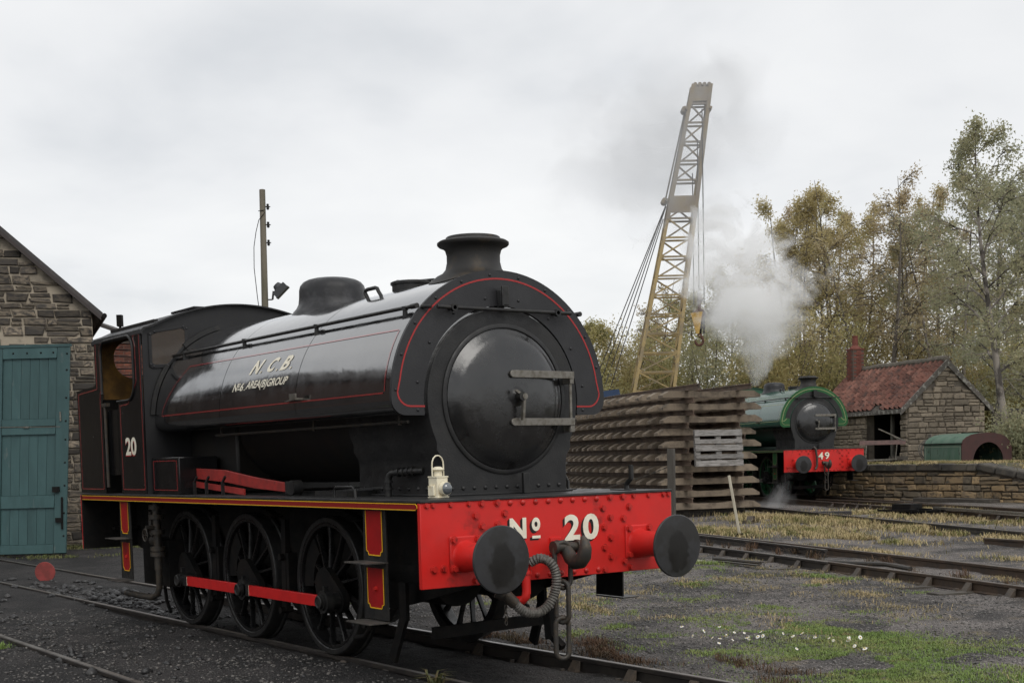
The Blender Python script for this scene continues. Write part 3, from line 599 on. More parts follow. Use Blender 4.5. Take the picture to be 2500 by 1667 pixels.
    for s in (-1,1):
        w0 = win(s); c = Vector((sum(p[0] for p in w0)/8,sum(p[1] for p in w0)/8)); big = [tuple(c+(Vector(p)-c)*1.12) for p in w0]; sm_ = [tuple(c+(Vector(p)-c)*.93) for p in w0]
        fr_ = P(MB().plate([big,sm_], lambda a,b,t: (t,a,b), -5.818,-5.804),'window_frame',K['cabfront'],bev=.003)
        P(MB().plate([sm_], lambda a,b,t: (t,a,b), -5.814,-5.810),'pane',GLASS,fr_,smooth=0)
        for p in big: inst('rivet',rv,fr_,(-5.803,p[0]*.5+c.x*.0+sm_[big.index(p)][0]*.5,p[1]*.5+sm_[big.index(p)][1]*.5))
        # curved angle iron where the tank meets the cab
        ai = MB()
        for lo_t, hi_t in ((4,34),(50,75)):
            pts = [tank_pt(lo_t+(hi_t-lo_t)*i/10,.055) for i in range(11)]; inn = [tank_pt(lo_t+(hi_t-lo_t)*i/10,.006) for i in range(11)]
            ai.plate([[( -p[0]*s if s > 0 else p[0],p[1]) for p in pts]+[(-p[0]*s if s > 0 else p[0],p[1]) for p in reversed(inn)]], lambda a,b,t: (t,a,b), -5.819,-5.79)
        P(ai,'angle_iron',BLACK2,tank)
    circ = lambda s: [(s*.765+.24*math.cos(a),3.09+.24*math.sin(a)) for a in [i*math.pi/16 for i in range(32)]]
    rs_out = [(-1.205,2.6),(-1.205,3.26)]+[(a*.965,b-.016) for a, b in rp[3:-3]]+[(1.205,3.26),(1.205,2.6)]
    P(MB().plate([rs_out,circ(-1),circ(1)], lambda a,b,t: (t,a,b), -7.30,-7.285),'cab_rear_inside',OCHRE)
    P(MB().plate([rs_out,circ(-1),circ(1)], lambda a,b,t: (t,a,b), -7.33,-7.305),'cab_rear_sheet',K['cab'])
    for s in (-1,1):
        sp = P(MB().tube([(-7.34,a,b) for a, b in circ(s)],.016,8,closed=True),'spectacle_rim',BLACK2)
        for k in range(6): z = 2.90+.075*k; hw = math.sqrt(max(0,.24**2-(z-3.09)**2)); P(MB().cyl((-7.35,s*.765-hw,z),(-7.35,s*.765+hw,z),.007,n=6),'window_bar',BLACK2,sp)
    P(MB().box(-7.32,-7.27,-1.2,1.2,1.49,2.60),'bunker_front',BLACK)
    P(MB().box(-8.03,-8.015,-1.214,1.214,1.49,2.735),'bunker_back',K['cab'])
    P(MB().box(-8.0,-7.35,-1.2,1.2,1.49,2.55),'coal',mat('coal_black',(.012,.012,.013),.35,bump=.8,bs=12,bdist=.06))
    P(MB().box(-5.83,-5.75,-.62,.62,1.5,3.0),'backhead',BLACK)
    # --- fittings on the running plate
    for s in (-1,1):
        sb = P(MB().box(-5.80,-5.02,min(s*.72,s*1.16),max(s*.72,s*1.16),1.483,1.885),'sandbox',K['cab'],bev=.01)
        q = s*1.164; ln = MB(); z0, z1, a, b = 1.53,1.845,-5.74,-5.08
        for p0_, p1_ in (((a,z0),(a,z1)),((a,z1),(b,z1)),((b,z1),(b,z0)),((b,z0),(a,z0))): ln.bar((p0_[0],q,p0_[1]),(p1_[0],q,p1_[1]),.009,.002,(0,1,0))
        P(ln,'sandbox_lining',K['line'],sb,smooth=0)
    if not green:
        lv = P(MB().plate([[(-5.28,1.655),(-5.28,1.765),(-4.3,1.735),(-3.6,1.66),(-2.85,1.60),(-2.85,1.515),(-3.6,1.55),(-4.3,1.61)]], lambda a,b,t:(a,t,b),-.965,-.935),'reversing_lever_bar',BARRED,bev=.004)
        P(MB().box(-2.87,-2.70,-.99,-.91,1.50,1.62).cyl((-2.73,-1.0,1.56),(-2.73,-.9,1.56),.07,n=14).box(-2.76,-2.70,-.98,-.92,1.483,1.54),'bar_pivot',BLACK2,lv)
        P(MB().bar((-5.15,-1.0,1.60),(-3.75,-1.0,1.515),.02,.06),'lower_bar',BARRED,lv)
        for u in (-4.86,-4.55,-4.14):
            P(MB().bar((u,-1.06,1.483),(u,-1.06,1.62),.03,.025).bar((u,-1.06,1.61),(u+.07,-1.06,1.67),.02,.02),'fire_iron_hook',BLACK2,lv)
        P(MB().tube([(-1.62,-1.14,1.48),(-1.62,-1.14,1.555),(-1.59,-1.14,1.575),(-1.30,-1.14,1.575),(-1.26,-1.14,1.555),(-1.25,-1.14,1.48)],.013,8),'plate_handle',BLACK2)
        P(MB().tube([(-1.2,.95,1.48),(-1.2,.95,1.56),(-1.17,.95,1.6),(-1.05,.95,1.6),(-1.02,.95,1.56),(-1.02,.95,1.48)],.014,8),'plate_handle',BLACK2)
        pp = MB().tube([(-1.32,-.78,1.483),(-1.32,-.78,1.63),(-1.31,-.77,1.665),(-1.28,-.76,1.685),(-1.1,-.70,1.695),(-.95,-.645,1.70)],.03,12)
        for z in (1.54,1.60): pp.cyl((-1.32,-.78,z),(-1.32,-.78,z+.02),.042,n=12)
        for i in range(4): pp.cyl((-1.22+.05*i,-.74+.018*i,1.688+.003*i),(-1.20+.05*i,-.733+.018*i,1.689+.003*i),.040,n=12)
        P(pp,'blower_pipe',BLACK2)
        P(MB().box(-1.15,-.98,.90,1.02,1.483,1.493).tube([(-.28,1.02,1.484),(-.28,1.02,1.53),(-.25,1.02,1.56),(-.22,1.02,1.58),(-.22,1.02,1.70)],.022,8).box(-.40,-.2,.93,1.06,1.484,1.492),'corner_lamp_iron',BLACK2)
        P(MB().box(-2.35,-1.75,-.95,-.6,1.483,1.53).bar((-2.1,-.9,1.52),(-1.6,-.62,1.56),.02,.02),'lubricator_tray',BLACK2)
    # --- drawhook, coupling, vacuum hose
    hk = P(MB().box(.0,.02,-.06,.06,1.0,1.13),'drawhook',BEAMRED)
    P(MB().tube([(.0,.0,1.065),(.08,.0,1.06),(.15,.0,1.03),(.20,.0,.975),(.26,.0,.945),(.325,.0,.955),(.375,.0,1.0),(.395,.0,1.06),(.385,.0,1.115),(.355,.0,1.15)],[.05,.05,.052,.058,.064,.064,.060,.050,.038,.018],14),'hook_jaw',IRON,hk)
    P(MB().cyl((.14,-.115,1.06),(.14,.115,1.06),.036,n=14).cyl((.14,-.13,1.06),(.14,-.10,1.06),.055,n=14).cyl((.14,.10,1.06),(.14,.13,1.06),.055,n=14),'hook_pin',IRON,hk)
    def link(c, h, w, r, rz):
        pts = []
        for k in range(9): a = math.pi*k/8; pts.append((w*math.cos(a),h/2-w+w*math.sin(a)))
        for k in range(9): a = math.pi+math.pi*k/8; pts.append((w*math.cos(a),-h/2+w+w*math.sin(a)))
        return MB().tube([(c[0]+p*math.sin(rz),c[1]+p*math.cos(rz),c[2]+q) for p, q in pts],r,10,closed=True)
    if not green:
        P(link((.15,-.045,.915),.37,.072,.021,.15),'coupling_link',IRON,hk); P(link((.15,-.055,.62),.335,.055,.021,1.05),'coupling_link',IRON,hk); P(link((.15,-.062,.325),.335,.055,.021,.35),'coupling_link',IRON,hk)
        sp_ = P(MB().cyl((.05,-.34,.70),(.05,-.34,.90),.036,n=14).cyl((.05,-.34,.86),(.05,-.34,.89),.048,n=14).tube([(.05,-.34,.72),(.05,-.345,.68),(.03,-.36,.65),(-.05,-.38,.64)],.036,12).tube([(.05,-.34,.88),(.055,-.34,.94),(.09,-.32,.965)],.036,12),'vacuum_standpipe',BEAMRED)
        pts = [(.09,-.33,.95),(.15,-.275,.985),(.20,-.215,.955),(.22,-.175,.88),(.22,-.165,.79),(.21,-.18,.70),(.20,-.225,.62),(.185,-.30,.565),(.17,-.39,.56),(.16,-.47,.59),(.15,-.53,.645),(.14,-.575,.70)]
        fine = []
        for i in range(len(pts)-1):
            p0, p1, p2, p3 = [Vector(pts[max(0,min(len(pts)-1,i+k))]) for k in (-1,0,1,2)]
            for k in range(8):
                t = k/8; fine.append(.5*((2*p1)+(p2-p0)*t+(2*p0-5*p1+4*p2-p3)*t*t+(3*p1-p0-3*p2+p3)*t**3))
        P(MB().tube(fine,[.042 if (i//1)%2 else .035 for i in range(len(fine))],14),'vacuum_hose',HOSE,sp_)
        P(MB().cyl((.15,-.53,.645),(.13,-.62,.735),.048,n=14).cyl((.13,-.61,.73),(.10,-.66,.76),.065,n=14).bar((.14,-.60,.70),(.10,-.52,.80),.04,.02),'hose_coupling',IRON,sp_)
        c = MB()
        for k in range(5): c.tube([(.14+.012*math.cos(a)*(k%2),-.61+.012*math.cos(a)*(1-k%2),.62-.03*k+.02*math.sin(a)) for a in [i*math.pi/5 for i in range(10)]],.004,5,closed=True)
        P(c,'safety_chain',IRON,sp_)
        P(MB().bar((-.05,-.05,.55),(-.02,-.05,.30),.05,.09,(1,0,0)).bar((-.02,-.05,.34),(.10,-.02,.24),.05,.06,(1,0,0)),'coupling_rest',BLACK)
    else:
        P(link((.15,0,.85),.30,.06,.02,.15),'coupling_link',IRON,hk); P(link((.15,0,.62),.30,.05,.02,1.1),'coupling_link',IRON,hk); P(link((.15,0,.40),.30,.05,.02,.3),'coupling_link',IRON,hk)
        P(MB().tube([(.03,-.38,1.50),(.08,-.36,1.53),(.10,-.32,1.48),(.10,-.28,1.2),(.10,-.28,.98),(.12,-.32,.90),(.12,-.36,.88)],.035,10),'vacuum_hose',IRON)
        P(MB().cyl((-.62,0,3.10),(-.52,0,3.10),.075,n=18).box(-.64,-.56,-.06,.06,3.02,3.25),'head_lamp',BLACK2)
# ------------------------------------------------------------------ ground
def graded(lo, hi, f0, f1, d):
    mid = np.arange(f0, f1, d); a = []; x = f1; s = d
    while x < hi: a.append(x); s = min(s*1.09, 25); x += s
    a.append(hi); b = []; x = f0; s = d
    while x > lo: s = min(s*1.09, 25); x -= s; b.append(max(x, lo))
    return np.concatenate([b[::-1], mid, a])
gx = graded(-700, 700, -7, 4.2, .036); gy = graded(-700, 700, -3.6, 6.2, .036)
GX, GY = np.meshgrid(gx, gy, indexing='ij'); GZ = hgt(GX, GY); nx, ny = len(gx), len(gy)
idx = np.arange(nx*ny).reshape(nx, ny)
gf = np.stack([idx[:-1,:-1], idx[1:,:-1], idx[1:,1:], idx[:-1,1:]], -1).reshape(-1, 4)
GM = bpy.data.materials.new('cinder_ground'); GM.use_nodes = True
t = GM.node_tree; N = t.nodes; L = t.links; b = N['Principled BSDF']; b.inputs['Roughness'].default_value = .85; b.inputs['Specular IOR Level'].default_value = .3
g_tc = N.new('ShaderNodeTexCoord')
def gn(sc, lo, hi, det=6, ro=.65):
    n = N.new('ShaderNodeTexNoise'); n.inputs['Scale'].default_value = sc; n.inputs['Detail'].default_value = det; n.inputs['Roughness'].default_value = ro; L.new(g_tc.outputs['Object'], n.inputs['Vector'])
    r = N.new('ShaderNodeMapRange'); r.interpolation_type = 'SMOOTHSTEP'; r.inputs[1].default_value = lo; r.inputs[2].default_value = hi; L.new(n.outputs['Fac'], r.inputs[0]); return r.outputs[0]
def gmix(f, a, c):
    x = N.new('ShaderNodeMix'); x.data_type = 'RGBA'
    if hasattr(f, 'default_value') or not isinstance(f, float): L.new(f, x.inputs[0])
    else: x.inputs[0].default_value = f
    for i, k in ((6, a), (7, c)):
        if isinstance(k, tuple): x.inputs[i].default_value = (*k, 1)
        else: L.new(k, x.inputs[i])
    return x.outputs[2]
sepg = N.new('ShaderNodeSeparateXYZ'); L.new(g_tc.outputs['Object'], sepg.inputs[0])
def ramp_y(a, c):
    r = N.new('ShaderNodeMapRange'); r.interpolation_type = 'SMOOTHSTEP'; r.inputs[1].default_value = a; r.inputs[2].default_value = c; L.new(sepg.outputs[1], r.inputs[0]); return r.outputs[0]
coal = gmix(gn(1.1,.4,.62), (.016,.0155,.0155), (.033,.0305,.030)); coal = gmix(gn(28,.60,.70), coal, (.10,.094,.088))
cind = gmix(gn(.7,.38,.6), (.040,.037,.036), (.150,.134,.125)); cind = gmix(gn(2.3,.54,.70), cind, (.13,.106,.074)); cind = gmix(gn(30,.56,.66), cind, (.26,.24,.22)); cind = gmix(gn(36,.60,.68,4), cind, (.022,.021,.021))
qx = N.new('ShaderNodeMath'); qx.operation = 'MULTIPLY_ADD'; L.new(sepg.outputs[0], qx.inputs[0]); qx.inputs[1].default_value = .35; qx.inputs[2].default_value = 2.1
qy = N.new('ShaderNodeMath'); qy.operation = 'ADD'; L.new(qx.outputs[0], qy.inputs[0]); L.new(sepg.outputs[1], qy.inputs[1])
qr = N.new('ShaderNodeMapRange'); qr.interpolation_type = 'SMOOTHSTEP'; qr.inputs[1].default_value = 1.4; qr.inputs[2].default_value = 4.6; L.new(qy.outputs[0], qr.inputs[0])
gcol = gmix(qr.outputs[0], coal, cind); grain = gn(70,.38,.62,3,.7); gm = N.new('ShaderNodeMix'); gm.data_type = 'RGBA'; gm.blend_type = 'MULTIPLY'; gm.inputs[0].default_value = .9; L.new(gcol, gm.inputs[6])
gr_ = N.new('ShaderNodeMapRange'); gr_.inputs[3].default_value = .30; gr_.inputs[4].default_value = 1.9; L.new(grain, gr_.inputs[0]); L.new(gr_.outputs[0], gm.inputs[7]); gcol = gm.outputs[2]
soil = gmix(gn(.5,.4,.6), (.085,.072,.040), (.06,.066,.026)); gcol = gmix(ramp_y(24,30), gcol, soil)
L.new(gcol, b.inputs['Base Color'])
bn = N.new('ShaderNodeTexNoise'); bn.inputs['Scale'].default_value = 45; bn.inputs['Detail'].default_value = 6; bn.inputs['Roughness'].default_value = .7; L.new(g_tc.outputs['Object'], bn.inputs['Vector'])
bv = N.new('ShaderNodeTexVoronoi'); bv.inputs['Scale'].default_value = 38; L.new(g_tc.outputs['Object'], bv.inputs['Vector'])
bm_ = N.new('ShaderNodeMath'); bm_.operation = 'ADD'; L.new(bn.outputs['Fac'], bm_.inputs[0]); L.new(bv.outputs['Distance'], bm_.inputs[1])
bp = N.new('ShaderNodeBump'); bp.inputs['Strength'].default_value = .7; bp.inputs['Distance'].default_value = .03; L.new(bm_.outputs[0], bp.inputs['Height']); L.new(bp.outputs[0], b.inputs['Normal'])
struct(raw('ground', np.stack([GX, GY, GZ], -1).reshape(-1, 3), gf, GM, smooth=True))

# ------------------------------------------------------------------ loose stones and coal
GRAV = mat('gravel_grey', (.055,.052,.050), .55, col2=(.20,.185,.17), vs=23., vlo=.45, vhi=.66, bump=.3, bs=60, col3=(.45,.43,.40), vs3=31., lo3=.66, hi3=.70)
COALM = mat('coal_lump', (.020,.020,.021), .38, col2=(.045,.043,.042), vs=9, bump=.4, bs=25)
def lump_mesh(seed, n=2):
    bm = bmesh.new(); bmesh.ops.create_icosphere(bm, subdivisions=n, radius=1.); r_ = random.Random(seed); k = [(Vector((r_.gauss(0,1),r_.gauss(0,1),r_.gauss(0,1))).normalized(), r_.uniform(.55,.9)) for _ in range(9)]
    for v in bm.verts:
        for d, h in k:
            e_ = v.co.dot(d)-h
            if e_ > 0: v.co -= d*e_
    vs = np.array([v.co[:] for v in bm.verts]); bm.verts.index_update(); fs = np.array([[v.index for v in f.verts] for f in bm.faces]); bm.free(); return vs, fs
LUMPS = [lump_mesh(i, 1) for i in range(6)]
rs = np.random.RandomState(5)
def scatter_stones(name, pts, sizes, m, sink=.35):
    V = []; Fc = []; o = 0
    for (x, y), s in zip(pts, sizes):
        vs, fs = LUMPS[rs.randint(6)]; a = rs.rand()*6.28; c_, s_ = math.cos(a), math.sin(a)
        v = vs*np.array([s, s*rs.uniform(.6,1), s*rs.uniform(.4,.8)]); v = np.stack([v[:,0]*c_-v[:,1]*s_, v[:,0]*s_+v[:,1]*c_, v[:,2]], 1)
        V.append(v+np.array([x, y, float(hgt(x, y))+s*(.5-sink)])); Fc.append(fs+o); o += len(v)
    return struct(raw(name, np.concatenate(V), np.concatenate(Fc), m), 'stuff')
# fine gravel over the visible foreground: jittered eight-corner chips
def chips(name, n, x0, x1, y0, y1, smin, smax, m, pw=2.6):
    x = rs.uniform(x0, x1, n); y = rs.uniform(y0, y1, n); k = vnoise(x*1.7+31, y*1.7+7, 8) > rs.rand(n)*.75; k &= np.abs(np.abs(y)-.0) > .9; x, y = x[k], y[k]; n = len(x); s = smin+(smax-smin)*rs.rand(n)**pw
    c = np.array([(a, b_, d) for a in (-1,1) for b_ in (-1,1) for d in (-1,1)], float); V = c[None]*(1+rs.uniform(-.45,.2,(n,8,3)))*np.stack([s, s*rs.uniform(.6,1,n), s*rs.uniform(.35,.7,n)], 1)[:,None]
    a = rs.rand(n)*6.28; ca, sa = np.cos(a)[:,None], np.sin(a)[:,None]; V = np.stack([V[...,0]*ca-V[...,1]*sa, V[...,0]*sa+V[...,1]*ca, V[...,2]], -1)+np.stack([x, y, hgt(x, y)+s*.12], 1)[:,None]
    f = np.array([(0,1,3,2),(4,6,7,5),(0,4,5,1),(2,3,7,6),(0,2,6,4),(1,5,7,3)]); return struct(raw(name, V.reshape(-1,3), (f[None]+np.arange(n)[:,None,None]*8).reshape(-1,4), m), 'stuff')
chips('gravel', 62000, -9, 4, -4, 9.5, .004, .018, GRAV)
# heaps of coal beside the rails on the left
pts = []; sz = []
for cx, cy, sx, sy, k, s0, s1 in ((-10.6,-.35,1.5,.30,190,.03,.10),(-8.7,-.2,1.2,.25,110,.025,.08),(-7.0,-1.9,2.6,.35,90,.02,.075),(-4.6,-2.5,1.0,.15,30,.03,.085),(-3.6,-1.7,1.6,.5,60,.015,.05),(-1.5,-1.6,1.5,.5,60,.012,.04)):
    for _ in range(k): pts.append((rs.normal(cx,sx),rs.normal(cy,sy))); sz.append(s0+(s1-s0)*rs.rand()**2)
struct(scatter_stones('coal_spill', pts, sz, COALM), 'stuff', 'scattered black coal lumps beside the left rails')

# ------------------------------------------------------------------ tracks
RAILM = mat('rail_rust', (.085,.058,.040), .6, col2=(.055,.042,.034), vs=5, bump=.15, bs=40)
RAILTOP = mat('rail_top_worn', (.22,.20,.18), .38, .6, col2=(.12,.10,.085), vs=4)
RAILDK = mat('rail_dark', (.032,.028,.026), .5, .2, col2=(.05,.043,.037), vs=5)
CHAIRM = mat('rail_chair_iron', (.085,.066,.050), .65, col2=(.055,.047,.04), vs=12, bump=.3, bs=40)
SLEEPW = mat('old_sleeper_timber', (.058,.050,.042), .8, col2=(.095,.085,.072), vs=3, bump=.5, bs=20, zs=3)
RP = [(-.062,-.150),(.062,-.150),(.062,-.140),(.012,-.128),(.010,-.046),(.034,-.034),(.036,-.004),(.030,0.0),(-.030,0.0),(-.036,-.004),(-.034,-.034),(-.010,-.046),(-.012,-.128),(-.062,-.140)]
def rail(track, pts, m=RAILM, top=True, ext=0):
    pts = [Vector(p) for p in pts]; r1 = []; r2 = []
    for i, p in enumerate(pts):
        t = (pts[min(i+1,len(pts)-1)]-pts[max(i-1,0)]); t.z = 0; t.normalize(); s = Vector((t.y,-t.x,0))
        r1.append([p+s*a+Vector((0,0,b_-.0015)) for a, b_ in RP]); r2.append([p+s*-.024, p+s*.024])
    o = MB().rings(r1).build('rail', m, track, smooth=30)
    if top: MB().rings([[q[0],q[1],q[1]-Vector((0,0,.0012)),q[0]-Vector((0,0,.0012))] for q in r2]).build('running_surface', RAILTOP, o, smooth=0)
    return o
def curve_pts(p, q, bow=0., n=14):
    p, q = Vector((p[0],p[1],0)), Vector((q[0],q[1],0)); d = q-p; nrm = Vector((-d.y,d.x,0)).normalized(); r_ = []
    for i in range(n+1):
        t_ = i/n; a = p+d*t_+nrm*bow*4*t_*(1-t_); a.z = float(zr(a.y)); r_.append(a)
    return r_
# the track under the black engine
T1 = thing('railway_track', 'track under the black engine, its near rail sunk in black cinders', 'track', (0,0,-.13))
T1.location = (0,0,0)
rail(T1, curve_pts((-40,-.760),(4.5,-.760)), RAILDK); rail(T1, curve_pts((-40,.760),(6.5,.760)), RAILDK)
chm = MB(); chm.box(-.10,.10,-.19,.19,-.17,-.135).plate([[(-.045,-.135),(-.12,-.135),(-.045,-.03),(-.035,-.03)]], lambda a,b_,t_: (t_,a,b_), -.05,.05).plate([[(.045,-.135),(.12,-.135),(.05,-.035),(.036,-.035)]], lambda a,b_,t_: (t_,a,b_), -.05,.05).cyl((-.07,-.15,-.135),(-.07,-.15,-.10),.022,n=6).cyl((.07,.15,-.135),(.07,.15,-.10),.022,n=6)
CHM = chm.mesh('rail_chair', CHAIRM, 30); SLM = MB().box(-.13,.13,-1.30,1.30,-.30,-.165).mesh('sleeper', SLEEPW, 30)
for i in range(9): 
    x = 3.9-.76*i; inst('sleeper', SLM, T1, (x,0,.022), (0,0,rs.uniform(-.02,.02)))
    for s in (-1,1): inst('rail_chair', CHM, T1, (x,s*.76,0))
# siding on the left
T2 = thing('railway_track', 'left siding buried in coal dust with only rail heads showing', 'track')
for y in (-2.74,-4.24): rail(T2, [(x,y+.012*(x+3)*.0+(-.013*(x+2.0))*.35,.0) for x in np.linspace(-30,3,12)], RAILDK)
# turnout on the right: the two pairs in front of the sleeper stack
T3 = thing('railway_track', 'rusty turnout with cast chairs between the cinder path and the sleeper stack', 'track')
def ext(p, q, a, b_): d = (q[0]-p[0], q[1]-p[1]); return (p[0]-d[0]*a, p[1]-d[1]*a), (q[0]+d[0]*b_, q[1]+d[1]*b_)
b0, b1 = ext((-8.53,9.95),(-.72,7.56),1.3,.9); rb = rail(T3, curve_pts(b0,b1,.15))
a0, a1 = ext((-10.86,12.15),(-1.93,9.39),.9,.8); rail(T3, curve_pts(a0,a1,.12))
rail(T3, curve_pts((-10.2,10.55),(-4.9,8.95),.05,10), RAILDK); rail(T3, curve_pts((-12.6,12.55),(-6.4,10.62),.05,10), RAILDK)
bp_ = curve_pts(b0,b1,.15,220); d_b = Vector((7.81,-2.39,0)).normalized(); hd = math.atan2(d_b.y,d_b.x); acc = 0; last = bp_[0]
cnt = 0
for p in bp_:
    if (p-last).length > .78 and -10.5 < p.x < 2.2:
        last = p; cnt += 1; inst('rail_chair', CHM, T3, p, (0,0,hd+rs.uniform(-.05,.05)), (1.15,1.15,1.1))
        nv = Vector((-d_b.y,d_b.x,0)); q = p+nv*.72; inst('sleeper', SLM, T3, (q.x,q.y,float(zr(q.y))+.015), (0,0,hd+rs.uniform(-.03,.03)))
        q2 = p+nv*1.56+d_b*.1; inst('rail_chair', CHM, T3, (q2.x,q2.y,float(zr(q2.y))), (0,0,hd))
# point rodding and check blocks
MB().tube([(-5.3,9.35,.06),(-4.6,9.2,.08),(-4.0,9.15,.10),(-3.4,8.95,.08)],.035,8).build('point_rod', IRON, T3)
MB().tube([(-7.6,9.2,.02),(-6.9,8.9,.04),(-6.2,8.85,.03)],.03,8).bar((-7.0,8.8,.02),(-6.0,8.6,.02),.07,.02).build('point_rod', IRON, T3)
MB().box(-8.25,-7.85,8.95,9.25,-.06,-.03).bar((-8.15,9.1,-.03),(-8.05,9.15,.14),.12,.05).bar((-8.0,9.05,-.03),(-8.03,9.1,.10),.10,.05).build('white_chair', mat('white_painted_iron',(.62,.60,.54),.5,col2=(.4,.37,.32),vs=12), T3)
# far track of the green engine and its turnout
T4 = thing('railway_track', 'far track carrying the green engine past the stone platform', 'track')
c0 = Vector((-18.576,24.536,0)); f4 = Vector((math.cos(-.407),math.sin(-.407),0)); n4 = Vector((-f4.y,f4.x,0))
for s in (-1,1):
    p, q = c0-f4*22+n4*.755*s, c0+f4*20+n4*.755*s; rail(T4, curve_pts(p,q,0,12), RAILM)
p, q = ext((-16.84,23.9),(-10.28,22.05),.3,1.4); rail(T4, curve_pts(p,q,-.1), RAILM)
for i in range(15):
    p = c0+f4*(2.2+.75*i)-n4*.755; inst('rail_chair', CHM, T4, (p.x,p.y,float(zr(p.y))), (0,0,-.407))
m = MB(); r_ = random.Random(3); pb = c0+f4*7.4-n4*1.45
for i in range(7): m.bar((pb.x-.9+r_.random()*1.2,pb.y-.2+.1*i,.20+r_.random()*.1),(pb.x+.4+r_.random()*.8,pb.y-.35+.08*i,.22+r_.random()*.1),.06,.05)
m.box(pb.x-.2,pb.x+.35,pb.y-.2,pb.y+.25,.13,.42); m.build('point_motor', BLACK, T4, smooth=0)
MB().bar((pb.x+.8,pb.y+.1,.33),(pb.x+4.4,pb.y-1.3,.30),.07,.06).bar((pb.x+.6,pb.y+.35,.30),(pb.x+4.2,pb.y-.9,.27),.05,.05).build('point_rod', STEEL, T4)
T5 = thing('railway_track', 'thin rail lying in straw grass between turnout and green engine', 'track')
p, q = ext((-15.6,19.77),(-6.0,15.55),.35,.7); rail(T5, curve_pts(p,q,-.15), RAILDK); p, q = ext((-15.9,21.1),(-6.3,16.95),.0,.6); 
T6 = thing('railway_track', 'short rail end with one pale chair at the right edge', 'track')
rail(T6, curve_pts((-5.62,13.86),(-.5,12.9),0), RAILM); inst('rail_chair', CHM, T6, (-4.6,13.68,float(zr(13.7))), (0,0,-.2), (1.2,1.2,1.2)); inst('rail_chair', CHM, T6, (-3.7,13.5,float(zr(13.5))), (0,0,-.2), (1.2,1.2,1.2))

# ------------------------------------------------------------------ engines
E20 = thing('saddle_tank_locomotive', 'black saddle-tank steam locomotive with red buffer beam numbered 20', 'locomotive', (0,0,0))
build_engine(E20, scheme(False), 20)
E49 = thing('saddle_tank_locomotive', 'green saddle-tank steam locomotive numbered 49 beside the stone platform', 'locomotive', (-18.576,24.536,.328), -.407)
build_engine(E49, scheme(True), 49, True)

# ------------------------------------------------------------------ hand lamp on the running plate
LP = thing('hand_lamp', 'cream railway oil lamp with bull\'s-eye lens on the black running plate', 'lamp', (-.40,-.86,1.483), .10)
MB().box(-.055,.055,-.055,.055,.008,.165).box(-.062,.062,-.062,.062,0,.012).box(-.06,.06,-.06,.06,.162,.174).box(-.04,.03,-.075,-.053,.02,.10).build('lamp_body', LAMPC, LP, bev=.003)
MB().cyl((0,0,.176),(0,0,.212),.036,.034,n=18).lathe((0,0,.21),(0,0,1),[(0,.034),(.012,.052),(.018,.055),(.022,.05),(.036,.03),(.04,.02),(.04,.001)],18).build('lamp_chimney', LAMPC, LP)
MB().tube([(.0,-.058,.17),(0,-.058,.26),(0,-.055,.29),(0,-.042,.318),(0,-.02,.335),(0,0,.338),(0,.02,.335),(0,.042,.318),(0,.055,.29),(0,.058,.26),(0,.058,.17)],.006,8).bar((0,-.06,.222),(0,.06,.222),.008,.006).build('lamp_handle', LAMPC, LP)
MB().cyl((.06,.012,.075),(.098,.012,.075),.056,.052,n=24).build('lens_housing', LAMPC, LP)
MB().lathe((.095,.012,.075),(1,0,0),[(0,.050),(.012,.046),(.022,.036),(.03,.02),(.033,.001)],24).build('lamp_lens', LENS, LP)

# ------------------------------------------------------------------ stone and brick generators
MORT = mat('lime_mortar', (.36,.31,.24), .9, col2=(.20,.175,.14), vs=2, bump=.6, bs=25)
MORTD = mat('shed_mortar', (.20,.172,.135), .9, col2=(.11,.095,.08), vs=2, bump=.6, bs=25)
STA = mat('sooty_sandstone', (.055,.048,.041), .85, rcol=(.30,.245,.18), col2=(.055,.049,.044), vs=3.0, vlo=.38, vhi=.62, bump=.7, bs=16, rnd_hsv=.45, bdist=.03)
STB = mat('shed_sandstone', (.22,.185,.14), .85, rcol=(.32,.265,.20), col2=(.115,.098,.078), vs=2.5, vlo=.45, vhi=.75, bump=.6, bs=16, rnd_hsv=.25, bdist=.03)
STC = mat('platform_sandstone', (.17,.14,.10), .85, rcol=(.40,.28,.15), col2=(.085,.073,.06), vs=2.4, vlo=.45, vhi=.72, bump=.6, bs=16, rnd_hsv=.3, bdist=.03)
COPE = mat('coping_stone', (.085,.075,.062), .85, rcol=(.13,.115,.09), col2=(.05,.047,.042), vs=3, bump=.6, bs=14, rnd_hsv=.2)
BRICK = mat('red_brick', (.19,.062,.042), .85, rcol=(.27,.10,.065), col2=(.10,.045,.036), vs=6, bump=.4, bs=40, rnd_hsv=.3)
def stone_variants(m, n=6, jt=.045):
    out_ = []
    for i in range(n):
        r_ = random.Random(100+i); mb = MB(); vs = []
        fr = [(-.5,-.5),(.5,-.5),(.5,.5),(-.5,.5)]; j = lambda a: a+r_.uniform(-jt,jt)
        base = [(j(x),j(z)) for x, z in fr]; vs += [(x,0.,z) for x, z in base]
        vs += [(x*.98,-.65-r_.random()*.1,z*.96) for x, z in base]; vs += [(x*(.80+r_.random()*.06),-1.-r_.random()*.12,z*(.72+r_.random()*.08)) for x, z in base]
        c = (r_.uniform(-.1,.1),-1.15,r_.uniform(-.1,.1)); vs.append(c)
        fs = [(0,1,5,4),(1,2,6,5),(2,3,7,6),(3,0,4,7),(4,5,9,8),(5,6,10,9),(6,7,11,10),(7,4,8,11),(8,9,12),(9,10,12),(10,11,12),(11,8,12)]
        mb.add(vs,fs); out_.append(mb.mesh('stone', m, 32))
    return out_
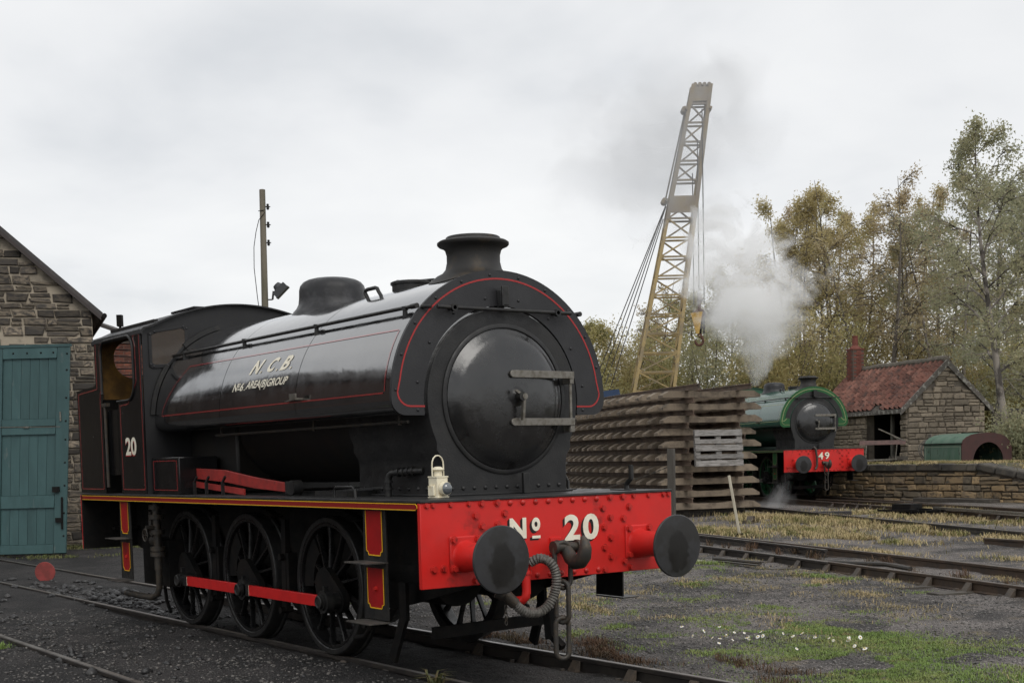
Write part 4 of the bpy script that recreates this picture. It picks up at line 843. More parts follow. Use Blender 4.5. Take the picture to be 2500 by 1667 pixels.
def stone_wall(wall, m, w, zfun, x0=0., ch=.19, lw=(.22,.55), dep=.035, z0=0., inside=None, seed=1, name='stone', gap=.016, jt=.045, wob=.012):
    """coursed rubble on the wall's local x-z plane facing -y; zfun(x) = wall height there"""
    r_ = random.Random(seed); var = stone_variants(m, 8 if jt > .05 else 6, jt); z = z0; n = 0; zmax = max(zfun(x0+w*i/20) for i in range(21))
    while z < zmax-.04:
        h = ch*r_.uniform(.65,1.35); x = x0-r_.random()*.2
        while x < x0+w-.03:
            l = r_.uniform(*lw)*(1.5 if r_.random() < .15 else 1); a, b_ = max(x,x0), min(x+l,x0+w); x += l
            if x0+w-x < lw[0]*.5: b_ = x0+w; x = x0+w
            if b_-a < .06: continue
            sub = [(z,h)]
            if r_.random() < .22 and h > .15: sub = [(z,h*.48),(z+h*.48,h*.52)]
            for zz, hh in sub:
                top = min(zz+hh, min(zfun(a+.02),zfun(b_-.02)))
                if top-zz < .05: continue
                cx, cz = (a+b_)/2, (zz+top)/2
                if inside and not inside(a,b_,zz,top): continue
                inst(name, var[r_.randrange(len(var))], wall, (cx,r_.uniform(-.002,.008),cz), (0,r_.uniform(-wob,wob),0), ((b_-a-gap)*r_.choice((1,1)),dep*r_.uniform(.7,1.25),top-zz-gap)); n += 1
        z += h
    return n

# ------------------------------------------------------------------ stone engine shed on the left
HB = math.atan2(.967,.265)  # gable runs across the view
SHED = thing('stone_building', 'sooty coursed sandstone gable building behind the teal door', 'building', (-24.52,1.90,-.12), HB)
# local x runs to the right along the gable; corner at x = 2.52 (right), wall goes left out of frame
GW0, GW1 = -11.8, 2.60
def gz(x): return 5.72+(2.60-x)*.89 if x > -4.6 else 12.13-(-4.6-x)*.89
out_l = [(GW0,0),(GW1,0),(GW1,5.72),(-4.6,12.13),(GW0,5.72)]
gw = MB().plate([[(-.95,0),(GW1,0),(GW1,5.72),(-.95,gz(-.95))]], lambda a,b_,t_: (a,t_,b_), .0,.45).build('gable_wall', MORT, SHED, smooth=0)
MB().plate([[(GW0,0),(-.952,0),(-.952,gz(-.952)),(-4.6,12.13),(GW0,5.72)]], lambda a,b_,t_: (a,t_,b_), -.02,.45).build('gable_wall', STA, SHED, smooth=0)
n = stone_wall(gw, STA, GW1+.9, lambda x: gz(x)-.02, x0=-.9, ch=.205, lw=(.20,.56), dep=.045, seed=4, gap=.026, jt=.075, wob=.03, inside=lambda a,b_,z0,z1: not (a < .55 and b_ > -2 and 4.55 < (z0+z1)/2 < 5.15) and not (b_ < 1.75 and z1 < 4.2))
sw = MB().box(GW1-.42,GW1,.45,9,0,5.72).build('side_wall', MORT, SHED, smooth=0)
MB().box(-3.6,.50,-.04,.25,4.62,5.0).build('lintel', mat('dark_iron_lintel',(.03,.031,.035),.6), SHED, bev=.01)
SLATE = mat('roof_slate', (.05,.046,.046), .7, col2=(.075,.066,.062), vs=4, bump=.3, bs=20)
d_ = Vector((-4.1,0,3.4236)).normalized()
rf = MB().plate([[(GW1+.22,5.52),(GW1+.25,5.62),(-4.6,12.29),(GW0-.25,5.62),(GW0-.22,5.52),(-4.6,12.17)]], lambda a,b_,t_: (a,t_,b_), -.16,16).build('roof', SLATE, SHED, smooth=0)
MB().plate([[(GW1+.20,5.44),(GW1+.20,5.54),(-4.6,12.19),(-4.6,12.07)]], lambda a,b_,t_: (a,t_,b_), -.19,-.14).build('barge_board', mat('verge_board',(.045,.036,.034),.7), SHED, smooth=0)
MB().cyl((GW1+.28,-.2,5.55),(GW1+.28,8.5,5.55),.06,n=10).build('gutter', BLACK, SHED)
# brick building beyond it
BB = thing('brick_building', 'red brick building just beyond the stone gable, behind the cab', 'building', (-27.2,5.65,-.12), math.atan2(2.09,1.505))
bw = MB().box(-.6,4.6,0,.4,0,5.28).build('brick_wall', mat('brick_mortar',(.20,.17,.14),.9), BB, smooth=0)
brm = MB().box(-.108,.108,-.012,.01,-.032,.032).mesh('brick', BRICK, 30); row = 0; z = 3.3; cntb = 0
while z < 5.2:
    x = .02-.12*(row%2)
    while x < 1.95:
        if cntb < 298 and x > -.05: inst('brick', brm, bw, (x,0,z), (0,rs.uniform(-.01,.01),0)); cntb += 1
        x += .232
    z += .078*1.0; row += 1
MB().plate([[(-.6,5.98),(4.7,5.98),(4.7,6.02),(2.0,6.05),(-.6,7.6)]], lambda a,b_,t_: (a,t_,b_), .05,.35).build('brick_gable', BRICK, BB, smooth=0) if 0 else None
MB().plate([[(-.7,5.95),(1.05,5.30),(1.05,5.38),(-.7,6.07)]], lambda a,b_,t_: (a,t_,b_), -.2,4).build('roof', SLATE, BB, smooth=0)
MB().cyl((.72,-.25,5.2),(.72,-.25,5.9),.035,n=8).box(.65,.79,-.33,-.17,5.62,5.92).build('flue_pipe', BLACK, BB)
# unseen workshop, added left of the frame to darken the tank's reflection
WS = thing('added_workshop', 'unseen brick workshop added to darken the reflection in the black tank', 'building', (-24.5,-10.6,-.1))
WSB = mat('added_workshop_brick', (.075,.048,.040), .85, col2=(.05,.038,.033), vs=1.5)
MB().box(-8,0,-34,0,0,8.8).build('wall', WSB, WS, smooth=0)
MB().plate([[(-8.4,8.6),(.4,8.6),(.4,8.85),(-4,12.0),(-8.4,8.85)]], lambda a,b_,t_: (a,t_,b_), -34.3,.3).build('roof', SLATE, WS, smooth=0)
for i in range(8): MB().box(.001,.04,-3.6-4*i,-2.0-4*i,2.2,5.0).build('window', BLACK2, WS)
# --- big teal door leaf standing open
TEAL = mat('teal_door_paint', (.047,.100,.102), .5, col2=(.038,.082,.084), vs=3, zs=.25, rough2=.65, bump=.15, bs=30, col3=(.12,.145,.14), vs3=9., lo3=.62, hi3=.78, rnd_hsv=.10)
DR = thing('shed_door', 'tall teal ledged timber door leaf standing open before the stone gable', 'door', (-22.15,1.02,-.08), math.atan2(1.2,.87))
DW0, DW1, DH = -.9, 1.98, 4.50
lean = lambda x, z: x+z*.070
frm = MB()
def board(mb, x0, x1, z0, z1, y0, y1): mb.plate([[(lean(x0,z0),z0),(lean(x1,z0),z0),(lean(x1,z1),z1),(lean(x0,z1),z1)]], lambda a,b_,t_: (a,t_,b_), y0, y1); return mb
for x0, x1, z0, z1, nm in ((1.70,1.98,.02,4.50,'stile'),(.28,.52,.02,4.50,'stile'),(.02,.24,.02,4.52,'stile'),(.52,1.70,4.26,4.50,'rail'),(.52,1.70,2.80,3.02-.06,'rail'),(.52,1.70,2.62,2.78,'rail'),(.52,1.70,1.02,1.30,'rail'),(.52,1.70,.02,.22,'rail'),(-.9,0.0,.02,4.5,'stile')):
    board(MB(),x0+.004,x1-.004,z0+.003,z1-.003,-.055,.0).build('door_'+nm, TEAL, DR, bev=.006)
for z0, z1 in ((.22,1.02),(1.30,2.62),(3.00-.04,4.26)):
    for i in range(6):
        a = .52+1.18/6*i; board(MB(),a+.003,a+1.18/6-.003,z0,z1,-.012,.03).build('door_plank', TEAL, DR, bev=.004)
board(MB(),-.9,1.96,.0,4.48,.031,.05).build('door_backing', BLACK, DR)
board(MB(),.0,2.0,4.50,4.56,-.07,.02).build('door_cap', TEAL, DR)
dmr = dome_rivet(.022,8).mesh('door_bolt', BLACK, 50)
for x, zs_ in ((1.92,(4.35,4.0,3.4,2.9,2.5,2.0,1.5,.9,.4)),(.12,(4.35,3.7,3.0,2.3,1.6,.9))):
    for z in zs_: inst('door_bolt', dmr, DR, (lean(x,z),-.055,z), (0,0,-math.pi/2))
for x in (.75,1.05,1.35,1.62): inst('door_bolt', dmr, DR, (lean(x,4.38),-.055,4.38), (0,0,-math.pi/2))
MB().box(lean(1.72,1.4)-.05,lean(1.72,1.4)+.1,-.12,-.055,1.36,1.48).bar((1.96,-.07,1.25),(1.93,-.07,.55),.03,.04).box(1.80,1.95,-.11,-.055,.70,.80).build('door_latch', BLACK, DR)
MB().bar((.3,-.06,2.80),(2.0,-.06,2.78),.012,.012).box(1.2,1.32,-.09,-.05,2.77,2.80).box(1.98+.02,2.03,-.08,-.03,2.9,3.1).build('door_wire', STEEL, DR)
# grass verge strip is part of the grass below; red disc marker
RD = thing('red_disc_marker', 'flat red round disc marker standing on the cinders left of the engine', 'marker', (-13.44,-.11,-.03), -.63)
MB().cyl((0,0,.155),(.02,0,.155),.165,n=36).build('disc', mat('faded_red_disc',(.27,.045,.04),.6,col2=(.18,.035,.03),vs=6,col3=(.07,.03,.028),vs3=14.,lo3=.62,hi3=.72), RD, bev=.003)
MB().bar((-.02,0,-.1),(-.01,0,.25),.04,.012).build('stem', IRON, RD)
# ------------------------------------------------------------------ stack of concrete-sleepered track panels
CONC = mat('weathered_concrete', (.18,.142,.103), .85, rcol=(.25,.20,.148), col2=(.09,.071,.053), vs=3.2, vlo=.42, vhi=.68, bump=.4, bs=25, rnd_hsv=.18, col3=(.02,.018,.016), vs3=11., lo3=.66, hi3=.74)
PRAIL = mat('panel_rail_rust', (.125,.086,.062), .75, col2=(.07,.052,.040), vs=4, bump=.2, bs=30)
PSTEEL = mat('pale_end_concrete', (.44,.39,.32), .85, col2=(.17,.15,.125), vs=10)
S0 = Vector((-17.05,18.45,0)); SX = Vector((.29,.957,0)).normalized(); SD = Vector((-.957,.29,0)).normalized()   # panel end: sleeper direction and run direction
SL = 2.88
def sleeper_mesh():
    h = SL/2; pr = [(-h,.02),(-h,.07),(-h+.20,.178),(-.55,.178),(-.40,.15),(.40,.15),(.55,.178),(h-.20,.178),(h,.07),(h,.02),(h,.0),(-h,.0)]
    m = MB(); m.rings([[(x*1.,y,z if k in (0,3) else z) for x, z in pr] for k, y in enumerate((-.135,.135))]); return m.mesh('sleeper', CONC, 30)
SLC = sleeper_mesh()
pale = MB(); h = SL/2
pale.add([(-h-.003,-.137,.005),(-h-.003,-.03,.005),(-h-.003,-.03,.072),(-h-.003,-.137,.072),(-h+.197,-.137,.181),(-h+.197,-.03,.181)],[(0,1,2,3),(3,2,5,4)])
PALE = pale.mesh('end_face', PSTEEL, 0)
names_ = ['topmost','second from top','third from top','fourth from top','fifth from top','sixth from top','seventh from top','eighth from top','ninth from top','lowest']
for k in range(10):
    z0 = .30+.325*(9-k); off = rs.uniform(-.12,.12) if k else -.1; lat = rs.uniform(-.05,.05); bend = 46+rs.uniform(-5,5)
    pn = thing('track_panel', 'curved track panel with concrete sleepers, '+names_[k]+' of the tall stack', 'track panel', (S0.x,S0.y,z0), 0, 'track panels stacked in the yard')
    ang0 = math.atan2(SD.y,SD.x)
    def at(s, side):     # s metres from the near end, side metres across
        a = ang0-s/bend*1.0; cx = bend*(math.sin(ang0)-math.sin(ang0-s/bend)); cy = bend*(math.cos(ang0-s/bend)-math.cos(ang0))
        d_ = Vector((math.cos(a),math.sin(a),0)); nrm = Vector((d_.y,-d_.x,0)); return Vector((cx,cy,0))+nrm*side, a
    for i in range(23):
        p, a = at(.28+off+.74*i+rs.uniform(-.03,.03), lat)
        o = inst('sleeper', SLC, pn, (p.x,p.y,0), (0,0,a-math.pi/2+rs.uniform(-.012,.012)))
        if rs.rand() < .93 : o2 = inst('end_face', PALE, pn, (p.x,p.y,0), (0,0,a-math.pi/2)); o2.matrix_local = o.matrix_local.copy()
    for sgn in (-.75,.75):
        rr = []
        for i in range(18):
            p, a = at(off-.22-(0.35 if k == 0 else 0)+i*1.02, sgn+lat); nrm = Vector((math.sin(a),-math.cos(a),0))
            rr.append([p+nrm*x*.9+Vector((0,0,z*.98+.324)) for x, z in RP])
        MB().rings(rr).build('rail', PRAIL, pn, smooth=30)
# timber bearers underneath
for i, s in enumerate((.6,4.0,8.0)):
    p = S0+SD*s; o = MB().bar((-1.2*SX.x,-1.2*SX.y,0),(1.2*SX.x,1.2*SX.y,0),.26,.22).build('timber_bearer', SLEEPW); o.location = (p.x,p.y,float(hgt(p.x,p.y))+.09)
    tag(o, ['timber bearer under the near end','timber bearer under the middle','timber bearer under the far end'][i]+' of the track panel stack', 'timber')
# pallet hanging on the end of the stack
PALW = mat('grey_pallet_wood', (.235,.225,.215), .8, rcol=(.29,.275,.26), col2=(.15,.14,.13), vs=5, zs=6, bump=.3, bs=30, rnd_hsv=.12)
pl = S0+SX*-.02-SD*.42; PAL = thing('wooden_pallet', 'grey weathered wooden pallet leaning upright on the stack end', 'pallet', (pl.x,pl.y,1.42), math.atan2(SX.y,SX.x)); PAL.rotation_euler = (R(-4),0,math.atan2(SX.y,SX.x))
for i in range(5): MB().box(-.69,.69,-.02,.02,0,.155 if i in (0,2,4) else .115).build('slat', PALW, PAL, bev=.004, loc=(rs.uniform(-.01,.01),0,.0+.198*i+rs.uniform(-.006,.006)))
for x in (-.61,.0,.61): MB().box(x-.075,x+.075,.022,.10,.01,.96).build('block_rail', PALW, PAL)
# small debris at the foot of the stack
o = MB().box(-.45,.45,-.12,.12,0,.13).build('sleeper_block', mat('tarred_block',(.03,.028,.03),.7), None, bev=.01); o.location = (-14.0,19.6,float(hgt(-14.0,19.6))-.01); o.rotation_euler = (0,0,.9); tag(o,'short dark tarred block lying in grass by the stack','timber')
o = inst('rail_chair', CHM, None, (-14.2,16.9,float(hgt(-14.2,16.9))+.20), (0,0,.5), (1.5,1.5,1.4)); tag(o,'loose rusty cast rail chair on the ground before the stack','rail chair')
o = MB().bar((0,0,0),(-.18,-.12,1.28),.055,.05).build('leaning_stake', mat('bleached_wood',(.50,.46,.36),.7,col2=(.36,.32,.25),vs=9,zs=.2), None, bev=.006); o.location = (-11.20,13.48,.02); tag(o,'bleached wooden stake leaning beside the turnout rail','stake')
MB().cyl((-11.2,13.48,-.05),(-11.2,13.48,.1),.07,n=10).build('stake_socket', BLACK, None).parent = None
bpy.data.objects['stake_socket'].parent = o; bpy.data.objects['stake_socket'].location = tuple(-Vector(o.location))
PO = thing('fence_post', 'dark square timber post in front of the track panel stack', 'post', (-15.79,15.80,float(hgt(-15.8,15.8))))
MB().box(-.085,.085,-.085,.085,-.1,1.85).build('post', mat('dark_post_wood',(.060,.054,.046),.8,col2=(.10,.092,.08),vs=4,zs=.2,bump=.4,bs=20), PO, bev=.01); PO.rotation_euler = (0,0,.62)
def chain(name, pts, label):
    m = MB(); 
    for i in range(len(pts)-1):
        p, q = Vector(pts[i]), Vector(pts[i+1]); n = max(2,int((q-p).length/.075))
        for k in range(n):
            a = p.lerp(q,k/n); b_ = p.lerp(q,(k+1.15)/n); m.bar(a,b_,.028 if k%2 else .010,.010 if k%2 else .028)
    o = m.build(name, IRON, None, smooth=0); tag(o, label, 'chain')
pp_ = [Vector((-15.85,15.72,1.45)).lerp(Vector((-19.6,13.3,.75)),i/12) for i in range(13)]
chain('slack_chain', [(p.x,p.y,p.z-.32*4*(i/12)*(1-i/12)*.8) for i, p in enumerate(pp_)], 'thin rusty chain drooping left from the timber post')

# ------------------------------------------------------------------ crane
CY = mat('crane_yellow', (.36,.265,.115), .6, col2=(.24,.19,.115), vs=1.6, vlo=.42, vhi=.62, col3=(.10,.07,.05), vs3=7., lo3=.6, hi3=.72)
CYB = mat('crane_rust_and_haze', (.21,.18,.145), .7, col2=(.22,.165,.085), vs=1.2)  # upper jib: weathered rust, with the smoke's grey haze mixed into the colour
CR = thing('crane', 'tall yellow lattice-jib crane behind the stack of track panels', 'crane', (-33.5,31.2,0))
Fh = Vector((-math.cos(YAW),math.sin(YAW),0)); Rh = Vector((math.sin(YAW),math.cos(YAW),0)); o_ = Vector((-33.5,31.2,0))
def chord(z, side, dep):
    t_ = (z-4.65)/(16.95-4.65); c = Vector((-33.50,31.17,z)).lerp(Vector((-32.935,33.575,z)),t_); w = 1.61+(.72-1.61)*t_; dd = 1.15+(.55-1.15)*t_
    return c+Rh*(w/2*side)+Fh*(dd/2*dep)-o_
zs_ = [1.2+ i*.787 for i in range(21)]+[16.95]
for sx in (-1,1):
    for dp in (-1,1):
        m = MB(); m.bar(chord(1.0,sx,dp),chord(11.4,sx,dp),.13,.13,tuple(Fh)); m.build('jib_chord', CY, CR, smooth=0)
        MB().bar(chord(11.35,sx,dp),chord(16.95,sx,dp),.15,.15,tuple(Fh)).build('jib_chord', CYB, CR, smooth=0)
for i in range(len(zs_)-2):
    z, z2 = zs_[i], zs_[i+1]; mt = CY if z < 11 else CYB
    if 11.6 < z < 12.4: continue
    for dp in (-1,1):
        MB().bar(chord(z,-1,dp),chord(z,1,dp),.07,.085,tuple(Fh)).build('lattice_brace', mt, CR, smooth=0)
        a, b_ = (-1,1) if (i+(dp > 0)) % 2 else (1,-1); MB().bar(chord(z,a,dp),chord(z2,b_,dp),.06,.09,tuple(Fh)).build('lattice_brace', mt, CR, smooth=0)
    for sx in (-1,1):
        a, b_ = (-1,1) if i % 2 else (1,-1); MB().bar(chord(z,sx,a),chord(z2,sx,b_),.05,.07,tuple(Rh)).build('lattice_brace', mt, CR, smooth=0)
def quad_plate(z0, z1, dp, nm):
    a, b_, c, d_ = chord(z0,-1,dp),chord(z0,1,dp),chord(z1,1,dp),chord(z1,-1,dp); k = Fh*.02
    MB().add([a-k,b_-k,c-k,d_-k,a+k,b_+k,c+k,d_+k],[(0,1,2,3),(7,6,5,4),(0,4,5,1),(1,5,6,2),(2,6,7,3),(3,7,4,0)]).build(nm, CYB, CR, smooth=0)
quad_plate(11.65,12.35,-1.12,'jib_plate')
for dp in (-1.12,1.12): quad_plate(16.25,16.85,dp,'head_plate')
def on_jib(z, side, dep, up_=0.): p = chord(z,side,dep); return p
for x, z in ((-1.25,15.95),(1.25,15.95),(-1.35,12.2)):
    p = chord(z,x,0); MB().cyl(p-Rh*.06-Fh*.25,p-Rh*.06+Fh*.25,.13,n=14).cyl(p-Fh*.45,p+Fh*.45,.06,n=10).build('jib_sheave', CYB, CR)
m = MB()
for k in range(4): p = chord(16.95,-.8+.53*k,0); m.cyl(p-Fh*.3,p+Fh*.3,.085,n=12)
m.build('head_pulley', CYB, CR)
ROPE = mat('wire_rope', (.035,.032,.03), .6); PEND = mat('pendant_rope', (.13,.115,.09), .7)
hookp = Vector((-32.54,32.90,0))-o_
def rope(p, q, r=.022, m_=ROPE, nm='hoist_rope'): MB().cyl(p,q,r,n=6).build(nm, m_, CR)
tipz = 15.9
for dx in (-.22,.0,.21): 
    b_ = hookp+Rh*dx+Vector((0,0,7.9 if dx else 8.5)); top = hookp+Rh*(dx+.02)+Vector((0,0,tipz-(.22-dx)*6.0)); rope(b_, top)
basep = chord(2.2,-1,0)-Rh*1.9
for dx, zt in ((0.,12.2),(.25,12.2),(.5,12.0),(.75,11.5)): rope(basep+Rh*dx*1.2+Vector((0,0,.8)), chord(zt,-1.25,-.5+dx), .02, ROPE, 'luffing_rope')
for dx in (-.06,.06): rope(chord(12.2,-1.4,dx*4)+Vector((0,0,0)), chord(15.95,-1.3,dx*3), .028, PEND, 'pendant_rope')
p = basep+Rh*.55+Vector((0,0,3.0)); MB().cyl(p-Rh*.05,p+Rh*.05,.42,n=20).bar(p-Vector((0,0,.6)),p+Vector((0,0,.5)),.12,.2).build('luffing_sheave', IRON, CR)
# hook block
pb = hookp+Vector((0,0,7.42)); CYL = mat('hook_block_yellow', (.55,.36,.10), .5, col2=(.40,.25,.07), vs=6)
MB().plate([[(-.33,.12),(.33,.18),(.12,-.72),(-.04,-.74)]], lambda a,b_,t_: tuple(pb+Rh*(a*.75-.14)+Vector((0,0,b_))+Fh*t_), -.22,-.16).build('hook_block_cheek', CYL, CR, smooth=0)
MB().plate([[(-.33,.12),(.33,.18),(.12,-.72),(-.04,-.74)]], lambda a,b_,t_: tuple(pb+Rh*(a*.75-.0)+Vector((0,0,b_))+Fh*t_), .16,.22).plate([[(-.2,.16),(.2,.2),(.10,-.7),(-.02,-.7)]], lambda a,b_,t_: tuple(pb+Rh*(.16+t_)+Vector((0,0,b_))+Fh*a), 0.,.05).build('hook_block_cheek', BLACK, CR, smooth=0)
MB().cyl(pb-Fh*.12+Vector((0,0,.05)),pb+Fh*.12+Vector((0,0,.05)),.27,n=18).cyl(pb+Vector((0,0,.2)),pb+Vector((0,0,.95)),.07,n=8).bar(pb+Vector((0,0,.6)),pb+Vector((.12,0,.75)),.16,.16).build('block_sheave', mat('rusty_sheave',(.10,.055,.04),.7), CR)
hk_pts = [pb+Rh*(.16*math.cos(R(a))-.02)+Vector((0,0,-1.0+.19*math.sin(R(a)))) for a in range(90,-200,-20)]
MB().tube(hk_pts,[.06]*6+[.055]*(len(hk_pts)-8)+[.04,.03],8).cyl(pb+Vector((0,0,-.72)),pb+Vector((0,0,-.82)),.09,n=10).build('crane_hook', mat('rusty_hook',(.13,.06,.045),.7), CR)
# crane body behind the stack: white roof with blue end
m = MB(); base = Vector((-33.0,27.2,0))-o_
m.rings([[base+Rh*a+Fh*d_+Vector((0,0,z)) for a, z in ((-1.4,1.0),(-1.4,3.6),(-.6,4.05),(.5,4.25),(1.15,4.3),(1.25,4.0),(1.25,1.0))] for d_ in (-.9,1.6)]); m.build('machinery_house', mat('machinery_white',(.62,.61,.58),.5), CR, smooth=25)
m = MB().plate([[(.55,4.26),(1.17,4.32),(1.28,3.95),(.2,3.9)]], lambda a,b_,t_: tuple(base+Rh*a+Vector((0,0,b_))+Fh*t_), -.93,-.905); m.build('blue_panel', mat('machinery_blue',(.03,.06,.13),.5), CR, smooth=0)
MB().box(-2.5,2.5,-1.6,1.6,.2,1.1).build('crane_truck', BLACK, CR)

# ------------------------------------------------------------------ platform, shed and things on it
PF = [(-27.5,27.45),(-14.4,26.15)]; PTOP = 1.27
PLT = thing('stone_platform', 'old sandstone loading platform with dark coping and a ramp at right', 'platform', (-14.4,26.15,.16), math.atan2(PF[1][1]-PF[0][1],PF[1][0]-PF[0][0]))
pw = MB().box(-20,0,.05,.5,-.4,.93).box(-40,-20.002,.05,.5,-.4,1.08).plate([[(0,-.2),(4.9,-.2),(4.9,.10),(2.0,.60),(0,.93)]], lambda a,b_,t_: (a,t_,b_), .05,.5).build('retaining_wall', MORTD, PLT, smooth=0)
hz_ = lambda x: .90 if x <= 0 else max(.05,.90-(.165*x if x < 2.05 else .34+ (x-2.05)*.19))
stone_wall(pw, STC, 10.6, hz_, x0=-6.2, ch=.185, lw=(.20,.52), dep=.06, z0=-.05, seed=9, gap=.022, jt=.10, wob=.05)
x = -20.0; r_ = random.Random(8)
while x < -.02:
    l = min(r_.uniform(.7,1.15), -x) if -x > .5 else -x
    MB().box(.008,l-.008,-.10,.55,0,.20).build('coping_stone', COPE, PLT, bev=.025, loc=(x,r_.uniform(-.02,.02),.925+r_.uniform(-.01,.01))); x += l
x = 0.
while x < 4.8:
    l = r_.uniform(.55,.85); o = MB().box(.01,l-.01,-.10,.50,0,.22).build('coping_stone', COPE, PLT, bev=.05, loc=(x,r_.uniform(-.03,.03),.93-(.165*x if x < 2.05 else .34+(x-2.05)*.19))); o.rotation_euler = (0,R(9.5 if x < 2 else 11),0); x += l
MB().box(-1.9,.9,-.55,-.15,-.15,.16).build('old_beam', SLEEPW, PLT, bev=.02)
SOIL = mat('platform_soil', (.085,.070,.042), .95, col2=(.055,.06,.026), vs=1.2, bump=.5, bs=14)
tp = MB(); q = lambda a, b_, z: (a,b_,z)
tp.add([(-40,.45,1.09),(0,.45,1.09),(2,.45,.72),(5.2,.45,.16),(-40,40,1.2),(0,40,1.2),(4,40,.9),(16,40,.5)],[(0,1,5,4),(1,2,6,5),(2,3,7,6)]); struct(tp.build('platform_top', SOIL, PLT, smooth=0), 'structure')
# the ruined shed
SH = thing('stone_shed', 'small ruined sandstone shed with red pantile roof on the platform', 'shed', (-21.41,32.09,1.29), 1.230)
GW, GE, GA, SLn = 3.1, 2.02, 3.50, 6.2
gzf = lambda x: GE+(GA-GE)*(1-abs(x-GW/2)/(GW/2))
gwl = MB().plate([[(0,-.3),(GW,-.3),(GW,GE),(GW/2,GA),(0,GE)]], lambda a,b_,t_: (a,t_,b_), .012,.35).build('gable_wall', MORTD, SH, smooth=0)
stone_wall(gwl, STB, GW, lambda x: gzf(x)-.03, ch=.20, lw=(.22,.52), dep=.05, seed=21, gap=.016, jt=.07, wob=.03)
sdw = MB().box(.03,.35,.02,.40,-.3,GE).box(.03,.35,2.65,SLn,-.3,GE).box(.03,.35,.40,2.65,GE-.12,GE).build('side_wall', MORTD, SH, smooth=0)
sdw.rotation_euler = (0,0,0)
# side stones: a wall frame turned to face the yard
for (a, w_), sd_ in (((2.65,2.9),31),((.0,.40),32)):
    sf = MB().box(0,w_,.02,.06,-.2,GE-.05).build('side_face', MORTD, SH, smooth=0); sf.location = (.0,a+w_,0) ; sf.rotation_euler = (0,0,-math.pi/2)
    stone_wall(sf, STB, w_, lambda x: GE-.03, ch=.20, lw=(.22,.5), dep=.06, seed=sd_, gap=.018)
MB().box(.30,2.8,.42,2.62,-.1,-.05).box(2.0,2.1,.42,5,-.1,GE+.6).box(.3,2.8,2.63,2.66,-.1,GE).build('shed_shade_sheets', SHADE, SH, smooth=0)  # near-black sheets put in for the shade inside the opening
MB().box(.16,.26,1.22,1.34,-.1,GE-.12).box(.16,.26,.40,2.65,GE-.2,GE-.12).build('door_frame', mat('old_door_frame',(.10,.095,.08),.8), SH)
MB().box(.50,.55,.40,1.2,.1,GE-.15).build('shed_door', mat('shed_door_brown',(.035,.024,.018),.7), SH)
MB().box(2.9,3.1,.05,SLn,-.3,GE).build('back_wall', MORTD, SH, smooth=0)
TILE = mat('red_pantile', (.165,.068,.050), .8, rcol=(.22,.105,.078), col2=(.075,.047,.040), vs=4, vlo=.45, vhi=.68, bump=.3, bs=25, rnd_hsv=.28)
tl = MB(); prof = [(-.165,.02),(-.135,.075),(-.09,.10),(-.045,.075),(-.01,.02),(.035,.0),(.09,.0),(.145,.02)]
tl.rings([[(x,0,z) for x, z in prof]+[(x,0,z-.014) for x, z in reversed(prof)],[(x,.30,z-.022) for x, z in prof]+[(x,.30,z-.036) for x, z in reversed(prof)]])
TLM = tl.mesh('pantile', TILE, 50)
slope = math.atan2(GA-GE, GW/2); run = math.hypot(GA-GE, GW/2)+.25
roofb = MB().plate([[(-.25,GE-.24),(GW/2,GA),(GW/2,GA-.08),(-.22,GE-.32)]], lambda a,b_,t_: (a,t_,b_), -.05,SLn+.1).plate([[(GW+.22,GE-.22),(GW/2,GA),(GW/2,GA-.08),(GW+.2,GE-.30)]], lambda a,b_,t_: (a,t_,b_), -.05,SLn+.1).build('roof', SLEEPW, SH, smooth=0)
nr, nc = 9, 21
for i in range(nc):
    for j in range(nr):
        if j == 0 and i in (5,6): continue
        d = .255*j; x = -.20+d*math.cos(slope); z = GE-.18+d*math.sin(slope); y = .08+.30*i+rs.uniform(-.01,.01)
        o = inst('pantile', TLM, roofb); o.matrix_local = Matrix.Translation((x,y,z+.02)) @ Matrix.Rotation(-slope,4,'Y') @ Matrix.Rotation(-math.pi/2,4,'Z') @ Matrix.Rotation(rs.uniform(-.05,.05),4,'Z') @ Matrix.Rotation(rs.uniform(-.02,.03),4,'X')
MB().tube([(GW/2,-.05+i*.64,GA+.05+.02*math.sin(i*2.1)) for i in range(11)],.12,8).build('ridge', mat('ridge_cement',(.16,.14,.115),.9,col2=(.11,.10,.08),vs=5,bump=.4,bs=15), SH)
BARGE = mat('weathered_barge_board', (.11,.10,.088), .8, col2=(.30,.29,.26), vs=7, vlo=.5, vhi=.62, zs=1)
MB().plate([[(-.32,GE-.40),(-.32,GE-.20),(GW/2,GA+.05),(GW/2,GA-.20)]], lambda a,b_,t_: (a,t_,b_), -.10,-.05).build('barge_board', BARGE, SH, smooth=0)
MB().plate([[(GW+.32,GE-.40),(GW+.32,GE-.20),(GW/2,GA+.05),(GW/2,GA-.20)]], lambda a,b_,t_: (a,t_,b_), -.10,-.05).build('barge_board', BARGE, SH, smooth=0)
MB().box(-.30,-.2,-.05,6.2,GE-.34,GE-.20).build('fascia', BARGE, SH, smooth=0)
